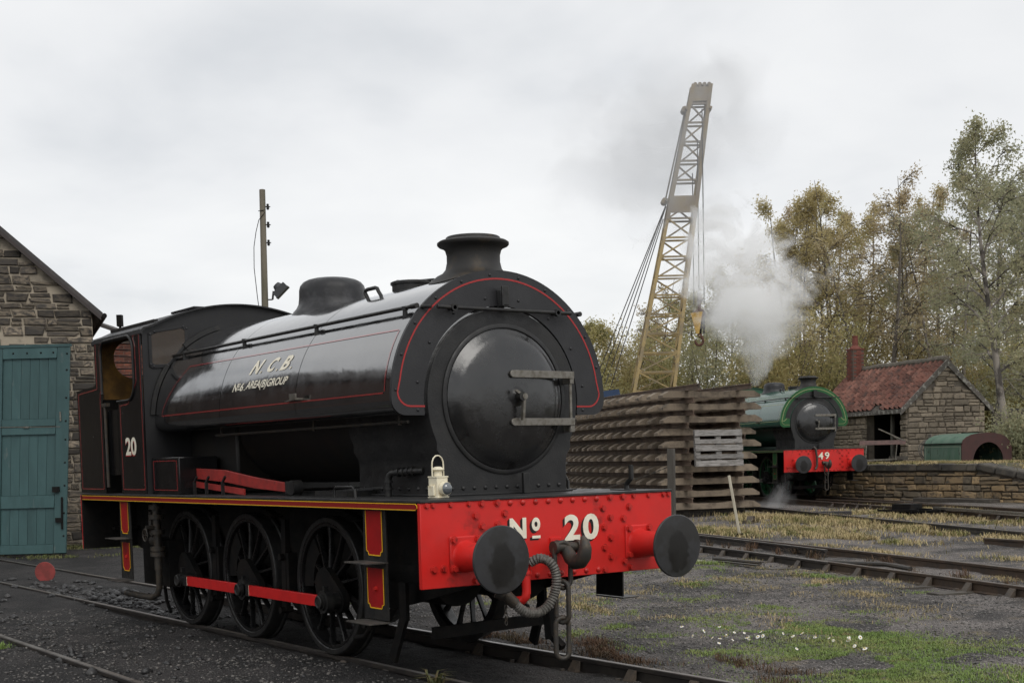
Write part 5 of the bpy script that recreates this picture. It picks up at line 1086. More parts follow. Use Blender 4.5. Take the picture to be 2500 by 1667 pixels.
# brick chimney on the shed
ch = MB().box(-.235,.235,-.235,.235,0,1.68).build('chimney', mat('chimney_mortar',(.12,.09,.075),.9), SH, smooth=0); ch.location = (GW/2-.25,SLn-.55,2.62)
bk2 = MB().box(-.105,.105,-.012,.012,-.03,.03).mesh('brick', mat('dark_red_brick',(.15,.05,.038),.85,rcol=(.20,.07,.05),rnd_hsv=.2),30)
for j in range(20):
    for i in range(3):
        for f_ in range(2):
            u = -.25+.11+.22*i-.11*(j%2)+.05
            if abs(u) > .14: continue
            inst('brick', bk2, ch, (u,-.235,.25+.072*j) if f_ == 0 else (-.235,u,.25+.072*j), (0,0,0 if f_ == 0 else math.pi/2))
MB().box(-.26,.26,-.26,.26,1.68,1.74).lathe((0,0,1.74),(0,0,1),[(0,.24),(.10,.15),(.12,.12),(.46,.105),(.47,.12),(.5,.12),(.5,.001)],14).build('chimney_pot', mat('terracotta_pot',(.17,.055,.04),.8), ch)
# green and red half tank
GT = thing('tank_casing', 'scrapped half tank casing, green side and dark red arched end, on platform', 'tank casing', (-17.52,29.75,1.27), 1.319)
GREENP = mat('flaking_green_paint', (.075,.145,.10), .6, col2=(.11,.17,.13), vs=3, zs=.4, col3=(.035,.045,.035), vs3=8., lo3=.60, hi3=.70)
REDB = mat('brown_red_end', (.062,.024,.021), .6, col2=(.045,.021,.019), vs=3)
outer = [(0,0),(0,.60)]+arc(.42,.60,.42,180,122,6,.34)[1:]+arc(1.0,-.12,1.03,112,68,8)+arc(1.58,.60,.42,58,0,6,.34)+[(2.0,0)]
outer = [(0,0),(0,.58),(.06,.70),(.20,.80),(.40,.87),(.70,.915),(1.0,.925),(1.30,.905),(1.55,.86),(1.76,.77),(1.90,.64),(1.98,.45),(2.0,0)]
arch = arc(1.05,0,.60,0,180,18,.62)
m = MB(); n = len(outer)
MB().plate([outer+[(1.65,0)]+arch[1:-1]+[(.45,0)]], lambda a,b_,t_: (a,t_,b_), 0,.03).build('arched_end', REDB, GT, smooth=0)
m = MB(); m.rings([[(x,y,z) for x, z in outer]+[(x*.985+.015,y,max(0,z-.02)) for x, z in reversed(outer)] for y in (.032,1.82)],cap=True); m.build('casing', GREENP, GT, smooth=30)
MB().plate([outer], lambda a,b_,t_: (a,t_,b_), 1.5,1.53).build('far_end', SHADE, GT, smooth=0)
ln = MB()
for p, q_ in (((.07,.07),(1.75,.07)),((1.75,.07),(1.75,.50)),((1.75,.50),(.07,.50)),((.07,.50),(.07,.07))): ln.bar((-.003,p[0],p[1]),(-.003,q_[0],q_[1]),.018,.004,(1,0,0)) if 0 else ln.bar((-.003,p[0],p[1]),(-.003,q_[0],q_[1]),.004,.018,(0,0,1) if p[1]==q_[1] else (0,1,0))
ln.build('side_lining', mat('pale_lining',(.30,.36,.28),.6), GT, smooth=0)
MB().bar((-.03,-.05,.595),(-.03,1.9,.595),.05,.03).bar((.8,.8,.93),(1.3,.9,.94),.3,.02).build('edge_strip', BLACK, GT, smooth=0)
# trolley / bench before the shed
TR = thing('platform_trolley', 'flat old platform trolley with faded pink board before the shed door', 'trolley', (-21.0,30.3,1.27), 1.02)
MB().box(-.85,.75,-.03,.03,.62,.77).build('side_board', mat('faded_pink_board',(.19,.12,.11),.8,col2=(.13,.09,.085),vs=5), TR, bev=.005)
MB().bar((.72,-.02,.74),(-.18,0,1.16),.04,.035).bar((.72,.4,.74),(.30,.3,1.0),.04,.03).build('draw_handle', STEEL, TR)
for x in (-.6,.45): MB().bar((x,0,.62),(x-.05,0,.1),.03,.03).build('leg', STEEL, TR)
MB().bar((-.95,0,.10),(.45,0,.13),.04,.05).build('lower_bar', STEEL, TR); MB().box(.1,.7,.1,.5,.0,.12).box(.3,.85,.05,.35,.10,.22).build('timber_scraps', SLEEPW, TR)
# cable coil and boards by the gable
CO = thing('cable_coil', 'coil of grey cable leaning against the shed gable', 'cable coil', (-20.35,32.0,1.27), 1.15)
for k in range(7):
    r0 = .28+.03*k; MB().tube([(r0*math.cos(a),-.08+.03*math.sin(3*a+k)-.05*(k%3),.34+r0*math.sin(a)*.95) for a in [i*math.pi/12 for i in range(24)]],.016,6,closed=True).build('cable_turn', HOSE, CO)
CO.rotation_euler = (R(-14),0,1.15)
bo = MB().bar((0,0,0),(.0,.12,.95),.16,.03,(1,0,0)).bar((.2,0,0),(.22,.12,.9),.14,.03,(1,0,0)).bar((.40,-.03,0),(.50,.1,.80),.16,.03,(1,0,0)).build('leaning_boards', mat('grey_boards',(.17,.155,.135),.85,col2=(.12,.11,.10),vs=6), None, smooth=0); bo.location = (-20.6,32.35,1.27); bo.rotation_euler = (0,0,1.23); tag(bo,'three grey boards leaning on the shed gable behind the coil','boards')
# low wall and fence behind on the right
LW = thing('boundary_wall', 'low dark stone wall under the birches right of the shed', 'wall', (-20.2,36.2,1.25), 1.05)
lw_ = MB().box(-.5,7,0,.3,-.2,1.75).build('wall_core', MORTD, LW, smooth=0); stone_wall(lw_, STA, 5.5, lambda x: 1.7, x0=-.3, ch=.24, lw=(.3,.6), dep=.06, seed=44)
MB().box(-.5,7,-.06,.36,1.75,1.83).build('wall_coping', COPE, LW)
# ------------------------------------------------------------------ utility pole
UP = thing('utility_pole', 'weathered wooden utility pole with insulators and a floodlight', 'pole', (-32.5,13.05,-.1))
POLEM = mat('pole_timber', (.17,.15,.115), .85, col2=(.11,.105,.07), vs=2, zs=.15, bump=.5, bs=14)
tilt = Vector((-.062,.046,1)).normalized(); pt = lambda z: tilt*z
MB().tube([pt(0),pt(5),pt(9),pt(11.02)],[.15,.125,.105,.10],12).build('pole', POLEM, UP)
for z in (10.45,9.85,9.25):
    p = pt(z); d = Rh; MB().cyl(p,p+d*.26,.014,n=6).lathe(p+d*.17-Vector((0,0,.10)),(0,0,1),[(0,.02),(.03,.055),(.06,.035),(.08,.06),(.12,.06),(.14,.03),(.18,.05),(.2,.02)],10).build('insulator', BLACK2, UP)
wp = [pt(10.0)-Rh*.12-Fh*.1,pt(9.6)-Rh*.22-Fh*.12,pt(9.1)-Rh*.30-Fh*.12,pt(8.4)-Rh*.31-Fh*.12,pt(7.4)-Rh*.22-Fh*.12,pt(6.4)-Rh*.10-Fh*.13,pt(4)-Rh*.05-Fh*.14]
MB().tube(wp,.013,6).tube([pt(10.3)-Rh*.13-Fh*.1,pt(10.32)+Rh*.11-Fh*.13],.012,6).tube([pt(10.0)-Rh*.12-Fh*.1,pt(10.25)+Rh*.1-Fh*.13],.012,6).build('cable', BLACK, UP)
p = pt(7.35); MB().bar(p+Rh*.05,p+Rh*.26,.04,.04).bar(p+Rh*.26,p+Rh*.30+Vector((0,0,.28)),.05,.06).build('lamp_bracket', BLACK2, UP)
q_ = p+Rh*.48+Vector((0,0,.36)); a = (Rh*.72+Vector((0,0,.70))).normalized(); b2 = (Rh*.70-Vector((0,0,.72))).normalized()
MB().bar(q_-a*.26+b2*.08,q_+a*.26+b2*.08,.34,.20,tuple(b2)).cyl(q_-b2*.02+a*.02,q_-b2*.16+a*.02,.18,.12,n=12).bar(q_-a*.28+b2*.19,q_+a*.28+b2*.19,.36,.03,tuple(b2)).build('floodlight', mat('floodlight_grey',(.05,.052,.056),.4), UP, smooth=30)
# ------------------------------------------------------------------ trees
def leafmat(name, a, b_, c):
    m = mat(name, a, .6, col2=b_, vs=.55, vlo=.40, vhi=.62, col3=c, vs3=2.3, lo3=.52, hi3=.66, spec=.25)
    t = m.node_tree; pb_ = t.nodes['Principled BSDF']; o = t.nodes['Material Output']; tr = t.nodes.new('ShaderNodeBsdfTranslucent'); mx = t.nodes.new('ShaderNodeMixShader'); mx.inputs[0].default_value = .5
    src = pb_.inputs['Base Color'].links[0].from_socket; t.links.new(src, tr.inputs[0]); t.links.new(pb_.outputs[0], mx.inputs[1]); t.links.new(tr.outputs[0], mx.inputs[2]); t.links.new(mx.outputs[0], o.inputs[0]); return m
LV = {'gold': leafmat('leaf_gold', (.50,.42,.22), (.55,.47,.24), (.38,.33,.17)),
      'olive': leafmat('leaf_olive', (.42,.39,.19), (.50,.45,.21), (.31,.31,.16)),
      'green': leafmat('leaf_green', (.38,.385,.25), (.45,.43,.27), (.48,.42,.26)),
      'dark': leafmat('leaf_dark', (.32,.33,.21), (.40,.385,.24), (.44,.38,.24)),
      'brown': leafmat('leaf_brown', (.48,.39,.25), (.52,.44,.27), (.36,.29,.18))}
BARK = mat('birch_bark', (.27,.24,.21), .8, col2=(.06,.052,.045), vs=3, vlo=.45, vhi=.6, zs=.6, bump=.3, bs=20)
BARKD = mat('dark_bark', (.105,.09,.075), .85, col2=(.16,.14,.115), vs=4, bump=.3, bs=20)
def tree(label, x, y, h, w, kind, seed, base=.25, n1=16, n2=8, n3=6, nl=20, lean=(0,0), droop=.5, ls=.082, bark=BARK, stems=1, z=None, name='birch_tree', tr=.16, cat='tree', group='trees behind the yard', dens=1.):
    r_ = np.random.RandomState(seed); z0 = float(hgt(x,y))-.1 if z is None else z
    T = thing(name, label, cat, (x,y,z0), 0, group); wood = MB(); tips = []
    for st in range(stems):
        ln_ = np.array([lean[0],lean[1],0.])+(np.array([r_.normal(0,.12),r_.normal(0,.12),0]) if stems > 1 else 0); hh = h*(r_.uniform(.82,1.) if st else 1.)
        nseg = 9; tp_ = []
        for i in range(nseg+1):
            t_ = i/nseg; wob = np.array([math.sin(t_*5+seed+st),math.cos(t_*4+seed*2+st),0])*.018*h*t_; tp_.append(np.array([0,0,hh*t_])+ln_*hh*(t_**.8)+wob+(np.array([math.cos(st*2.1),math.sin(st*2.1),0])*.18*(stems > 1)))
        rad = [tr*(1-.93*(i/nseg)**.8)*(.8 if stems > 1 else 1) for i in range(nseg+1)]; wood.tube([tuple(p) for p in tp_], rad, 8)
        tpt = lambda t_: tp_[min(nseg-1,int(t_*nseg))]*(1-(t_*nseg-min(nseg-1,int(t_*nseg))))+tp_[min(nseg,int(t_*nseg)+1)]*(t_*nseg-min(nseg-1,int(t_*nseg)))
        for b_ in range(n1//stems if stems > 1 else n1):
            t_ = base+(1-base)*((b_+r_.rand())/(n1//stems if stems > 1 else n1))**.9*.97; p0 = tpt(t_); az = b_*2.4+r_.rand()*1.2; u = (t_-base)/(1-base)
            prof_ = (math.sin(math.pi*min(1,.18+.80*u))**.75); L1 = w*prof_*r_.uniform(.75,1.15); el = r_.uniform(.45,.85)+.35*u
            d = np.array([math.cos(az)*math.cos(el),math.sin(az)*math.cos(el),math.sin(el)]); pts = [p0+d*L1*k/5+np.array([0,0,-droop*.25*L1*(k/5)**2])+r_.normal(0,.02*L1,3)*(k > 0) for k in range(6)]
            r0 = max(.018,rad[min(nseg,int(t_*nseg))]*.45); wood.tube([tuple(p) for p in pts],[r0*(1-.8*k/5) for k in range(6)],5,cap=False)
            for s in range(n2):
                k = .25+.75*(s+r_.rand())/n2; i0 = min(4,int(k*5)); q0 = pts[i0]+(pts[i0+1]-pts[i0])*(k*5-i0); az2 = az+r_.uniform(-1.3,1.3); el2 = r_.uniform(-.1,.8); L2 = L1*.42*r_.uniform(.6,1.2)*(1.15-.5*k)
                d2 = np.array([math.cos(az2)*math.cos(el2),math.sin(az2)*math.cos(el2),math.sin(el2)]); p2 = [q0+d2*L2*j/3+np.array([0,0,-droop*.5*L2*(j/3)**2]) for j in range(4)]
                wood.tube([tuple(p) for p in p2],[.022*(1-.6*j/3) for j in range(4)],3,cap=False)
                for t3 in range(n3):
                    f = .15+.85*(t3+r_.rand())/n3; j0 = min(2,int(f*3)); q3 = p2[j0]+(p2[j0+1]-p2[j0])*(f*3-j0); L3 = L2*r_.uniform(.35,.8); az3 = az2+r_.uniform(-1.8,1.8)
                    e3 = q3+np.array([math.cos(az3)*L3*.6,math.sin(az3)*L3*.6,L3*(.35-droop*r_.uniform(.5,1.5))]); tips.append((q3,e3))
                    if r_.rand() < .45: wood.tube([tuple(q3),tuple((q3+e3)/2+np.array([0,0,.05*L3])),tuple(e3)],[.009,.007,.004],3,cap=False)
    wood.build('trunk', bark, T, smooth=60)
    A = np.array([t_[0] for t_ in tips]); B = np.array([t_[1] for t_ in tips]); m_ = max(1,int(nl*dens*1.0)); k = np.repeat(np.arange(len(tips)),m_); f = r_.rand(len(k))[:,None]
    C_ = A[k]*(1-f)+B[k]*f+r_.normal(0,.13,(len(k),3))*np.array([1,1,1.3]); keep = r_.rand(len(k)) < np.repeat(np.clip(r_.normal(.75,.35,len(tips)),.1,1),m_); C_ = C_[keep]; n = len(C_)
    a = r_.normal(0,1,(n,3)); a /= np.linalg.norm(a,axis=1)[:,None]; c = r_.normal(0,1,(n,3)); b3 = np.cross(a,c); b3 /= np.linalg.norm(b3,axis=1)[:,None]; s = (ls*r_.uniform(.55,1.2,n))[:,None]
    V = np.stack([C_-a*s*.55+b3*s*.42,C_-a*s*.55-b3*s*.42,C_+a*s*.85],1).reshape(-1,3); raw('crown', V, np.arange(n*3).reshape(-1,3), LV[kind], T); return T
def bush(label, x, y, h, w, kind, seed, n=17000, ls=.085, z=None, group='shrubs behind the yard', name='shrub'):
    r_ = np.random.RandomState(seed); z0 = float(hgt(x,y))-.1 if z is None else z; T = thing(name, label, 'shrub', (x,y,z0), 0, group); wood = MB(); cl = []
    for i in range(24):
        az = r_.rand()*6.28; e_ = np.array([math.cos(az)*w*r_.rand()**.6,math.sin(az)*w*r_.rand()**.6,h*r_.uniform(.45,1.)]); m_ = e_*np.array([.35,.35,.55]); wood.tube([(0,0,0),tuple(m_),tuple(e_)],[.035,.02,.008],4,cap=False)
        for k in range(10): t_ = r_.uniform(.25,1); cl.append((m_*2*t_ if t_ < .5 else m_+(e_-m_)*(t_-.5)*2)+r_.normal(0,.16*w,3)*np.array([1,1,.6]))
    wood.build('stem', BARKD, T, smooth=60); cl = np.array(cl); C_ = cl[r_.randint(len(cl),size=n)]+r_.normal(0,.34,(n,3)); C_[:,2] = np.abs(C_[:,2])
    a = r_.normal(0,1,(n,3)); a /= np.linalg.norm(a,axis=1)[:,None]; c = r_.normal(0,1,(n,3)); b3 = np.cross(a,c); b3 /= np.linalg.norm(b3,axis=1)[:,None]; s = (ls*r_.uniform(.55,1.2,n))[:,None]
    V = np.stack([C_-a*s*.55+b3*s*.42,C_-a*s*.55-b3*s*.42,C_+a*s*.85],1).reshape(-1,3); raw('foliage', V, np.arange(n*3).reshape(-1,3), LV[kind], T); return T
def spot(px, d): # plan position from bearing (measured) and distance
    l = (px-1250)/3288.85*d; p = Vector((8.7075,-6.7077,0))+Fh*d+Rh*l; return p.x, p.y
def T_(px, d, h, w, kind, seed, label, **k): x, y = spot(px, d); return tree(label, x, y, h, w, kind, seed, **k)
T_(2472,45,11.0,2.5,'green',1,'pale-barked birch leaning left at the right end of the shed',lean=(-.06,-.105),n1=24,nl=14,base=.26,tr=.17,z=1.1)
T_(2440,52,11.2,3.0,'dark',2,'green birch standing straight behind the leaning birch',n1=22,nl=15,base=.16,tr=.15)
T_(2545,49,11.0,3.4,'dark',3,'tallest dark green birch cut off by the right edge',n1=24,nl=15,base=.15)
T_(2350,57,12.8,2.8,'green',4,'airy green birch with tall thin leaders above the shed gable',n1=26,nl=15,base=.22,stems=2,lean=(-.02,-.03))
T_(2255,60,12.4,2.8,'brown',16,'thin bronze-green birch above the shed ridge',n1=24,nl=13,base=.2,stems=2,bark=BARKD)
T_(2150,56,12.4,3.2,'brown',5,'bronze birch with bare upper twigs right of the brick chimney',n1=27,nl=8,base=.22,stems=3,lean=(.02,.04),bark=BARKD)
T_(2070,61,13.0,2.8,'gold',17,'golden birch directly behind the brick chimney',n1=24,nl=17,base=.2,stems=2,bark=BARKD,droop=.7)
T_(1990,60,12.8,2.8,'gold',6,'golden birch with dark forked stems left of the brick chimney',n1=24,nl=18,base=.2,stems=3,bark=BARKD)
T_(1905,63,12.9,2.7,'gold',7,'golden weeping birch just right of the steam plume',n1=24,nl=18,base=.18,stems=2,droop=.8,bark=BARKD)
T_(1795,68,10.2,3.6,'olive',8,'olive green tree hidden behind the steam plume',n1=22,nl=22,base=.08,bark=BARKD)
T_(1700,70,9.4,3.2,'olive',9,'dense olive tree behind the crane hook',n1=20,nl=24,base=.06,bark=BARKD)
T_(1560,64,9.6,2.3,'brown',10,'nearly bare brown tree left of the crane jib',n1=20,nl=3,base=.2,bark=BARKD,stems=2)
T_(1450,60,7.3,2.3,'olive',11,'yellow-green tree showing past the black smokebox',n1=20,nl=26,base=.06,bark=BARKD)
T_(1615,74,8.2,3.2,'gold',12,'golden tree behind the crane jib',n1=20,nl=22,base=.05,bark=BARKD)
T_(2300,66,9.6,3.2,'gold',13,'yellow tree filling the gap above the shed ridge',n1=20,nl=22,base=.06,bark=BARKD)
T_(2420,66,8.8,3.2,'gold',14,'yellow tree glowing low behind the birches at right',n1=18,nl=22,base=.05,bark=BARKD)
T_(2110,70,9.2,3.2,'olive',15,'olive tree low behind the brick chimney',n1=18,nl=22,base=.05,bark=BARKD)
T_(1950,67,13.2,2.8,'brown',18,'hazy bronze birch between the two golden birches',n1=22,nl=12,base=.15,stems=2,bark=BARKD)
T_(2035,69,13.6,2.8,'olive',19,'pale olive birch far behind the brick chimney',n1=22,nl=13,base=.15,stems=2,bark=BARKD)
T_(2205,68,13.8,2.8,'gold',20,'pale golden birch far behind the shed ridge',n1=22,nl=12,base=.15,stems=2,bark=BARKD)
T_(2295,64,13.0,2.8,'brown',21,'sparse bronze birch between the airy green birch and the shed ridge',n1=22,nl=10,base=.15,stems=2,bark=BARKD)
T_(2500,60,12.4,3.0,'green',22,'pale green birch behind the right edge trees',n1=22,nl=14,base=.15,stems=2)
sb_ = [(1425,57,5.75,2.18,'olive','yellow-green shrub beside the black tank edge'),(1495,60,7.00,2.42,'gold','golden shrub below the crane ropes'),(1575,62,7.00,2.64,'olive','olive shrub seen through the crane lattice'),(1660,60,7.25,2.64,'olive','olive shrub under the crane hook'),(1745,58,7.00,2.53,'green','green shrub left of the steam base'),(1830,57,7.25,2.53,'olive','olive shrub behind the green dome'),(1915,56,7.25,2.53,'gold','golden shrub behind the green engine chimney'),(2000,57,7.75,2.53,'olive','olive shrub left of the shed chimney'),(2090,60,7.50,2.53,'gold','golden shrub right of the shed chimney'),(2300,60,6.75,2.76,'gold','golden shrub right of the shed ridge'),(2395,58,6.25,2.53,'gold','golden shrub beyond the low wall'),(2490,57,6.25,2.53,'olive','olive shrub at the right edge beyond the wall')]
for i, (px, d, h_, w_, kd, lb) in enumerate(sb_): x, y = spot(px, d); bush(lb, x, y, h_, w_, kd, 200+i)
x, y = spot(2495,44); bush('dark ivy-like bush at the foot of the right birch', x, y, 1.7, .9, 'dark', 300, 6000, .08, 1.15)
# ------------------------------------------------------------------ grass and small plants
GR = {'green': mat('grass_green', (.17,.25,.065), .6, col2=(.23,.27,.09), vs=1.6, spec=.2, col3=(.24,.20,.09), vs3=5.), 'straw': mat('grass_straw', (.44,.345,.19), .7, col2=(.34,.28,.14), vs=1.2, spec=.2, col3=(.17,.17,.06), vs3=2.2, lo3=.5, hi3=.62), 'weed': mat('dry_weed', (.115,.066,.040), .75, col2=(.085,.065,.035), vs=2, spec=.2)}
def grass(name, label, patches, kind, seed, zfn=hgt):
    r_ = np.random.RandomState(seed); P_ = []; H_ = []; W_ = []
    for cx, cy, ax, ay, rot, n, h0, h1, wd in patches:
        q = r_.normal(0,.45,(n,2)); keep = vnoise((cx+q[:,0]*ax)*2.2+20,(cy+q[:,1]*ay)*2.2+20,seed) > .36; q = q[keep]; c_, s_ = math.cos(rot), math.sin(rot); X = q*np.array([ax,ay])
        P_.append(np.stack([cx+X[:,0]*c_-X[:,1]*s_,cy+X[:,0]*s_+X[:,1]*c_],1)); H_.append(r_.uniform(h0,h1,len(q))); W_.append(np.full(len(q),wd))
    P_ = np.concatenate(P_); H_ = np.concatenate(H_); W_ = np.concatenate(W_); n = len(P_); Z = zfn(P_[:,0],P_[:,1])-.005; az = r_.rand(n)*6.28; ln_ = r_.rand(n)*1.7*H_
    b_ = np.stack([P_[:,0],P_[:,1],Z],1); sd_ = np.stack([np.cos(az+1.57),np.sin(az+1.57),0*az],1)*W_[:,None]; dr = np.stack([np.cos(az),np.sin(az),0*az],1)
    mid = b_+dr*(ln_*.35)[:,None]+np.array([0,0,1])*(H_*.6)[:,None]; tip = b_+dr*ln_[:,None]+np.array([0,0,1])*(H_*(1-.42*(ln_/H_)))[:,None]
    V = np.stack([b_-sd_,b_+sd_,mid+sd_*.75,mid-sd_*.75,tip],1).reshape(-1,3); i = np.arange(n)[:,None]*5; Fq = np.concatenate([i+np.array([[0,1,2]]),i+np.array([[0,2,3]]),i+np.array([[3,2,4]])],0)
    return struct(raw(name, V, Fq, GR[kind]), 'stuff', label)
gp_ = [(-.2,4.0,2.4,.75,-.15,24000,.012,.045,.0032),(.9,2.7,1.7,1.0,-.3,22000,.012,.045,.0032),(1.9,2.1,1.0,.8,0,9000,.012,.045,.0032),(-1.2,2.5,.9,.6,0,5000,.012,.04,.003),(2.6,3.4,.9,.9,0,7000,.015,.06,.0035),(1.6,1.2,1.0,.4,0,3000,.02,.06,.003)]
for k in range(70): gp_.append((rs.uniform(-9,2.4),rs.uniform(2.0,8.6),rs.uniform(.2,.7),rs.uniform(.15,.45),rs.rand()*3,int(rs.uniform(150,520)),.012,.05,.0035))
gp_ += [(-5.6,-2.95,.25,.12,0,300,.03,.10,.004),(-7.5,8.9,.9,.15,-.3,700,.03,.10,.004),(-4.2,8.2,.9,.15,-.3,600,.03,.09,.004)]
grass('green_grass', 'low green grass patch with scattered tufts right of the engine', gp_, 'green', 61)
sp = [(-6.4,4.3,1.5,.35,-.3,1612,0.033,0.094,.004),(-4.2,3.7,1.0,.25,-.3,744,0.026,0.077,.004),(-12.3,14.0,2.2,.8,-.35,3224,0.065,0.187,.007),(-10.8,15.2,2.6,1.0,-.4,3224,0.052,0.165,.007),(-8.6,14.0,2.4,.5,-.3,2604,0.052,0.143,.007),(-14.8,18.0,2.6,1.0,-.4,3224,0.065,0.198,.008),(-12.0,17.6,3.0,.8,-.4,4030,0.065,0.209,.008),(-8.6,16.2,2.6,.6,-.4,3224,0.065,0.187,.008),(-13.0,20.4,3.0,.9,-.4,3224,0.052,0.165,.008),(-9.0,19.0,3.0,.8,-.4,2604,0.052,0.154,.008),(-5.5,14.9,2.0,.6,-.3,1984,0.052,0.154,.007),(-6.8,11.9,1.9,.4,-.3,1116,0.033,0.099,.005),(-3.0,11.6,1.6,.5,-.3,1116,0.033,0.099,.005),(-17.2,16.6,1.3,.7,0,1364,0.052,0.165,.007),(2.9,3.0,.6,.5,0,682,0.039,0.088,.004),(-13.5,22.6,3.5,.4,-.4,1612,0.052,0.165,.008)]
for k in range(55): sp.append((rs.uniform(-9,0),rs.uniform(3.5,9.4),rs.uniform(.3,.9),rs.uniform(.15,.40),-.3,int(rs.uniform(120,480)),.015,.075,.0035))
grass('straw_grass', 'dry straw-coloured grass between the tracks', sp, 'straw', 62)
pg = [(-19.5+rs.uniform(-3,3),28.0+rs.uniform(-.5,1.2),1.6,.5,0,1500,.04,.15,.009) for _ in range(7)]+[(-15.6+rs.uniform(-1.6,1.4),27.2+rs.uniform(-.4,2.0),1.4,.6,0,1500,.04,.13,.009) for _ in range(6)]+[(-12.2,27.5,1.6,1.2,0,2200,.06,.22,.009)]
grass('platform_grass', 'rough dry grass along the platform edge', pg, 'straw', 63, lambda x, y: np.full_like(x,1.26)-np.clip(x+14.2,0,9)*.19)
vg = [(-23.2+.4*i,3.6+.62*i,1.1,.8,.9,1700,.03,.10,.006) for i in range(4)]+[(-17.5,5.5,3.2,.7,-.1,1800,.03,.09,.006),(-20.5,2.4,1.2,.4,.9,700,.03,.1,.006)]
GR['verge'] = mat('verge_moss', (.10,.115,.04), .7, col2=(.16,.15,.07), vs=2., spec=.2)
grass('verge_grass', 'mossy green verge below the stone gable', vg, 'verge', 64)
wd = [(rs.uniform(-3.4,1.2),rs.uniform(1.0,2.1),.35,.2,0,240,.03,.10,.0035) for _ in range(22)]+[(rs.uniform(-9,-1),0,.12,.10,0,60,.08,.26,.005) for _ in range(0)]
for k in range(30): x_ = rs.uniform(-10,0); wd.append((x_,7.62-.306*(x_+.72)+rs.uniform(.2,1.3),.12,.08,0,50,.08,.24,.004))
grass('dry_weeds', 'brown dry weeds along the rails', wd, 'weed', 65)
# single plant by the front near rail
PLM = MB(); r_ = random.Random(12)
for i in range(34):
    a = r_.random()*6.28; l = r_.uniform(.08,.24); d = Vector((math.cos(a),math.sin(a),0)); b0_ = Vector((r_.gauss(0,.025),r_.gauss(0,.025),0)); p1 = b0_+d*l*.35+Vector((0,0,l*.75)); p2 = b0_+d*l*.9+Vector((0,0,l*.75)); w_ = Vector((-d.y,d.x,0))*.012
    PLM.add([b0_-w_*.4,b0_+w_*.4,p1+w_,p1-w_,p2],[(0,1,2,3),(3,2,4)])
o = PLM.build('rail_weed', mat('wilted_weed',(.075,.085,.028),.7,col2=(.13,.095,.045),vs=14), None, smooth=0); o.location = (-.30,-1.02,-.07); tag(o,'wilted leafy weed growing by the near rail under the buffer beam','weed')
# daisies
PET = mat('daisy_petal', (.80,.80,.77), .6); EYE = mat('daisy_eye', (.62,.42,.03), .6); STM = mat('daisy_stem', (.07,.10,.03), .7)
dm_ = MB()
for i in range(11):
    a = 2*math.pi*i/11; d = Vector((math.cos(a),math.sin(a),0)); w_ = Vector((-d.y,d.x,0))*.0052; dm_.add([d*.005-w_*.5,d*.005+w_*.5,d*.017+w_-Vector((0,0,.001)),d*.021-Vector((0,0,.003)),d*.017-w_-Vector((0,0,.001))],[(0,1,2,3,4)])
npet = len(dm_.f); dm_.lathe((0,0,0),(0,0,1),[(-.001,.0075),(.003,.0065),(.005,.003),(.0055,.0005)],8); neye = len(dm_.f); dm_.tube([(0,0,0),(.004,.002,-.03),(0,.004,-.08)],.0014,4)
dme = bpy.data.meshes.new('daisy'); dme.from_pydata(dm_.v,[],dm_.f)
for q_ in (PET,EYE,STM): dme.materials.append(q_)
dme.polygons.foreach_set('material_index',[0]*npet+[1]*(neye-npet)+[2]*(len(dm_.f)-neye)); dme.update()
cl_ = [(-.75,3.25,.42,.20,26),(-.25,3.5,.30,.12,10),(-1.0,2.75,.32,.14,12),(.35,3.15,.2,.1,4),(2.35,1.55,.25,.12,7),(-9.4,19.6,.5,.2,6)]
for cx, cy, sx, sy, n in cl_:
    for k in range(n):
        x_, y_ = rs.normal(cx,sx), rs.normal(cy,sy); s_ = rs.uniform(.55,.95); o = inst('daisy', dme, None, (x_,y_,float(hgt(x_,y_))+.065*s_), (rs.normal(.55,.35),rs.normal(0,.4),rs.rand()*6.28), (s_*1.25,)*3); tag(o,'white daisy growing in the low green grass','flower','daisies in the grass')
# ------------------------------------------------------------------ steam
def steam_mat(name, dens, fall, ns, thr, gain, zs=1., col=(.93,.94,.95)):
    m = bpy.data.materials.new(name); m.use_nodes = True; t = m.node_tree; t.nodes.clear(); N = t.nodes; L = t.links
    o = N.new('ShaderNodeOutputMaterial'); v = N.new('ShaderNodeVolumePrincipled'); v.inputs['Color'].default_value = (*col,1); v.inputs['Anisotropy'].default_value = .1; L.new(v.outputs[0], o.inputs['Volume'])
    tc_ = N.new('ShaderNodeTexCoord'); n = N.new('ShaderNodeTexNoise'); n.inputs['Scale'].default_value = ns; n.inputs['Detail'].default_value = 6; n.inputs['Roughness'].default_value = .58; n.inputs['Distortion'].default_value = .8; L.new(tc_.outputs['Object'], n.inputs['Vector'])
    def M(op, a, b_=None, c=None, clamp=False):
        x = N.new('ShaderNodeMath'); x.operation = op; x.use_clamp = clamp
        for i, q in enumerate((a, b_, c)):
            if q is None: continue
            if isinstance(q, (int, float)): x.inputs[i].default_value = q
            else: L.new(q, x.inputs[i])
        return x.outputs[0]
    s = N.new('ShaderNodeSeparateXYZ'); L.new(tc_.outputs['Object'], s.inputs[0]); f = fall(M, s.outputs[0], s.outputs[1], s.outputs[2])
    d = M('ADD', f, M('MULTIPLY', M('SUBTRACT', n.outputs['Fac'], .5), gain)); d = M('MULTIPLY', M('SUBTRACT', d, thr), dens); d = M('MAXIMUM', d, 0.); L.new(d, v.inputs['Density']); return m
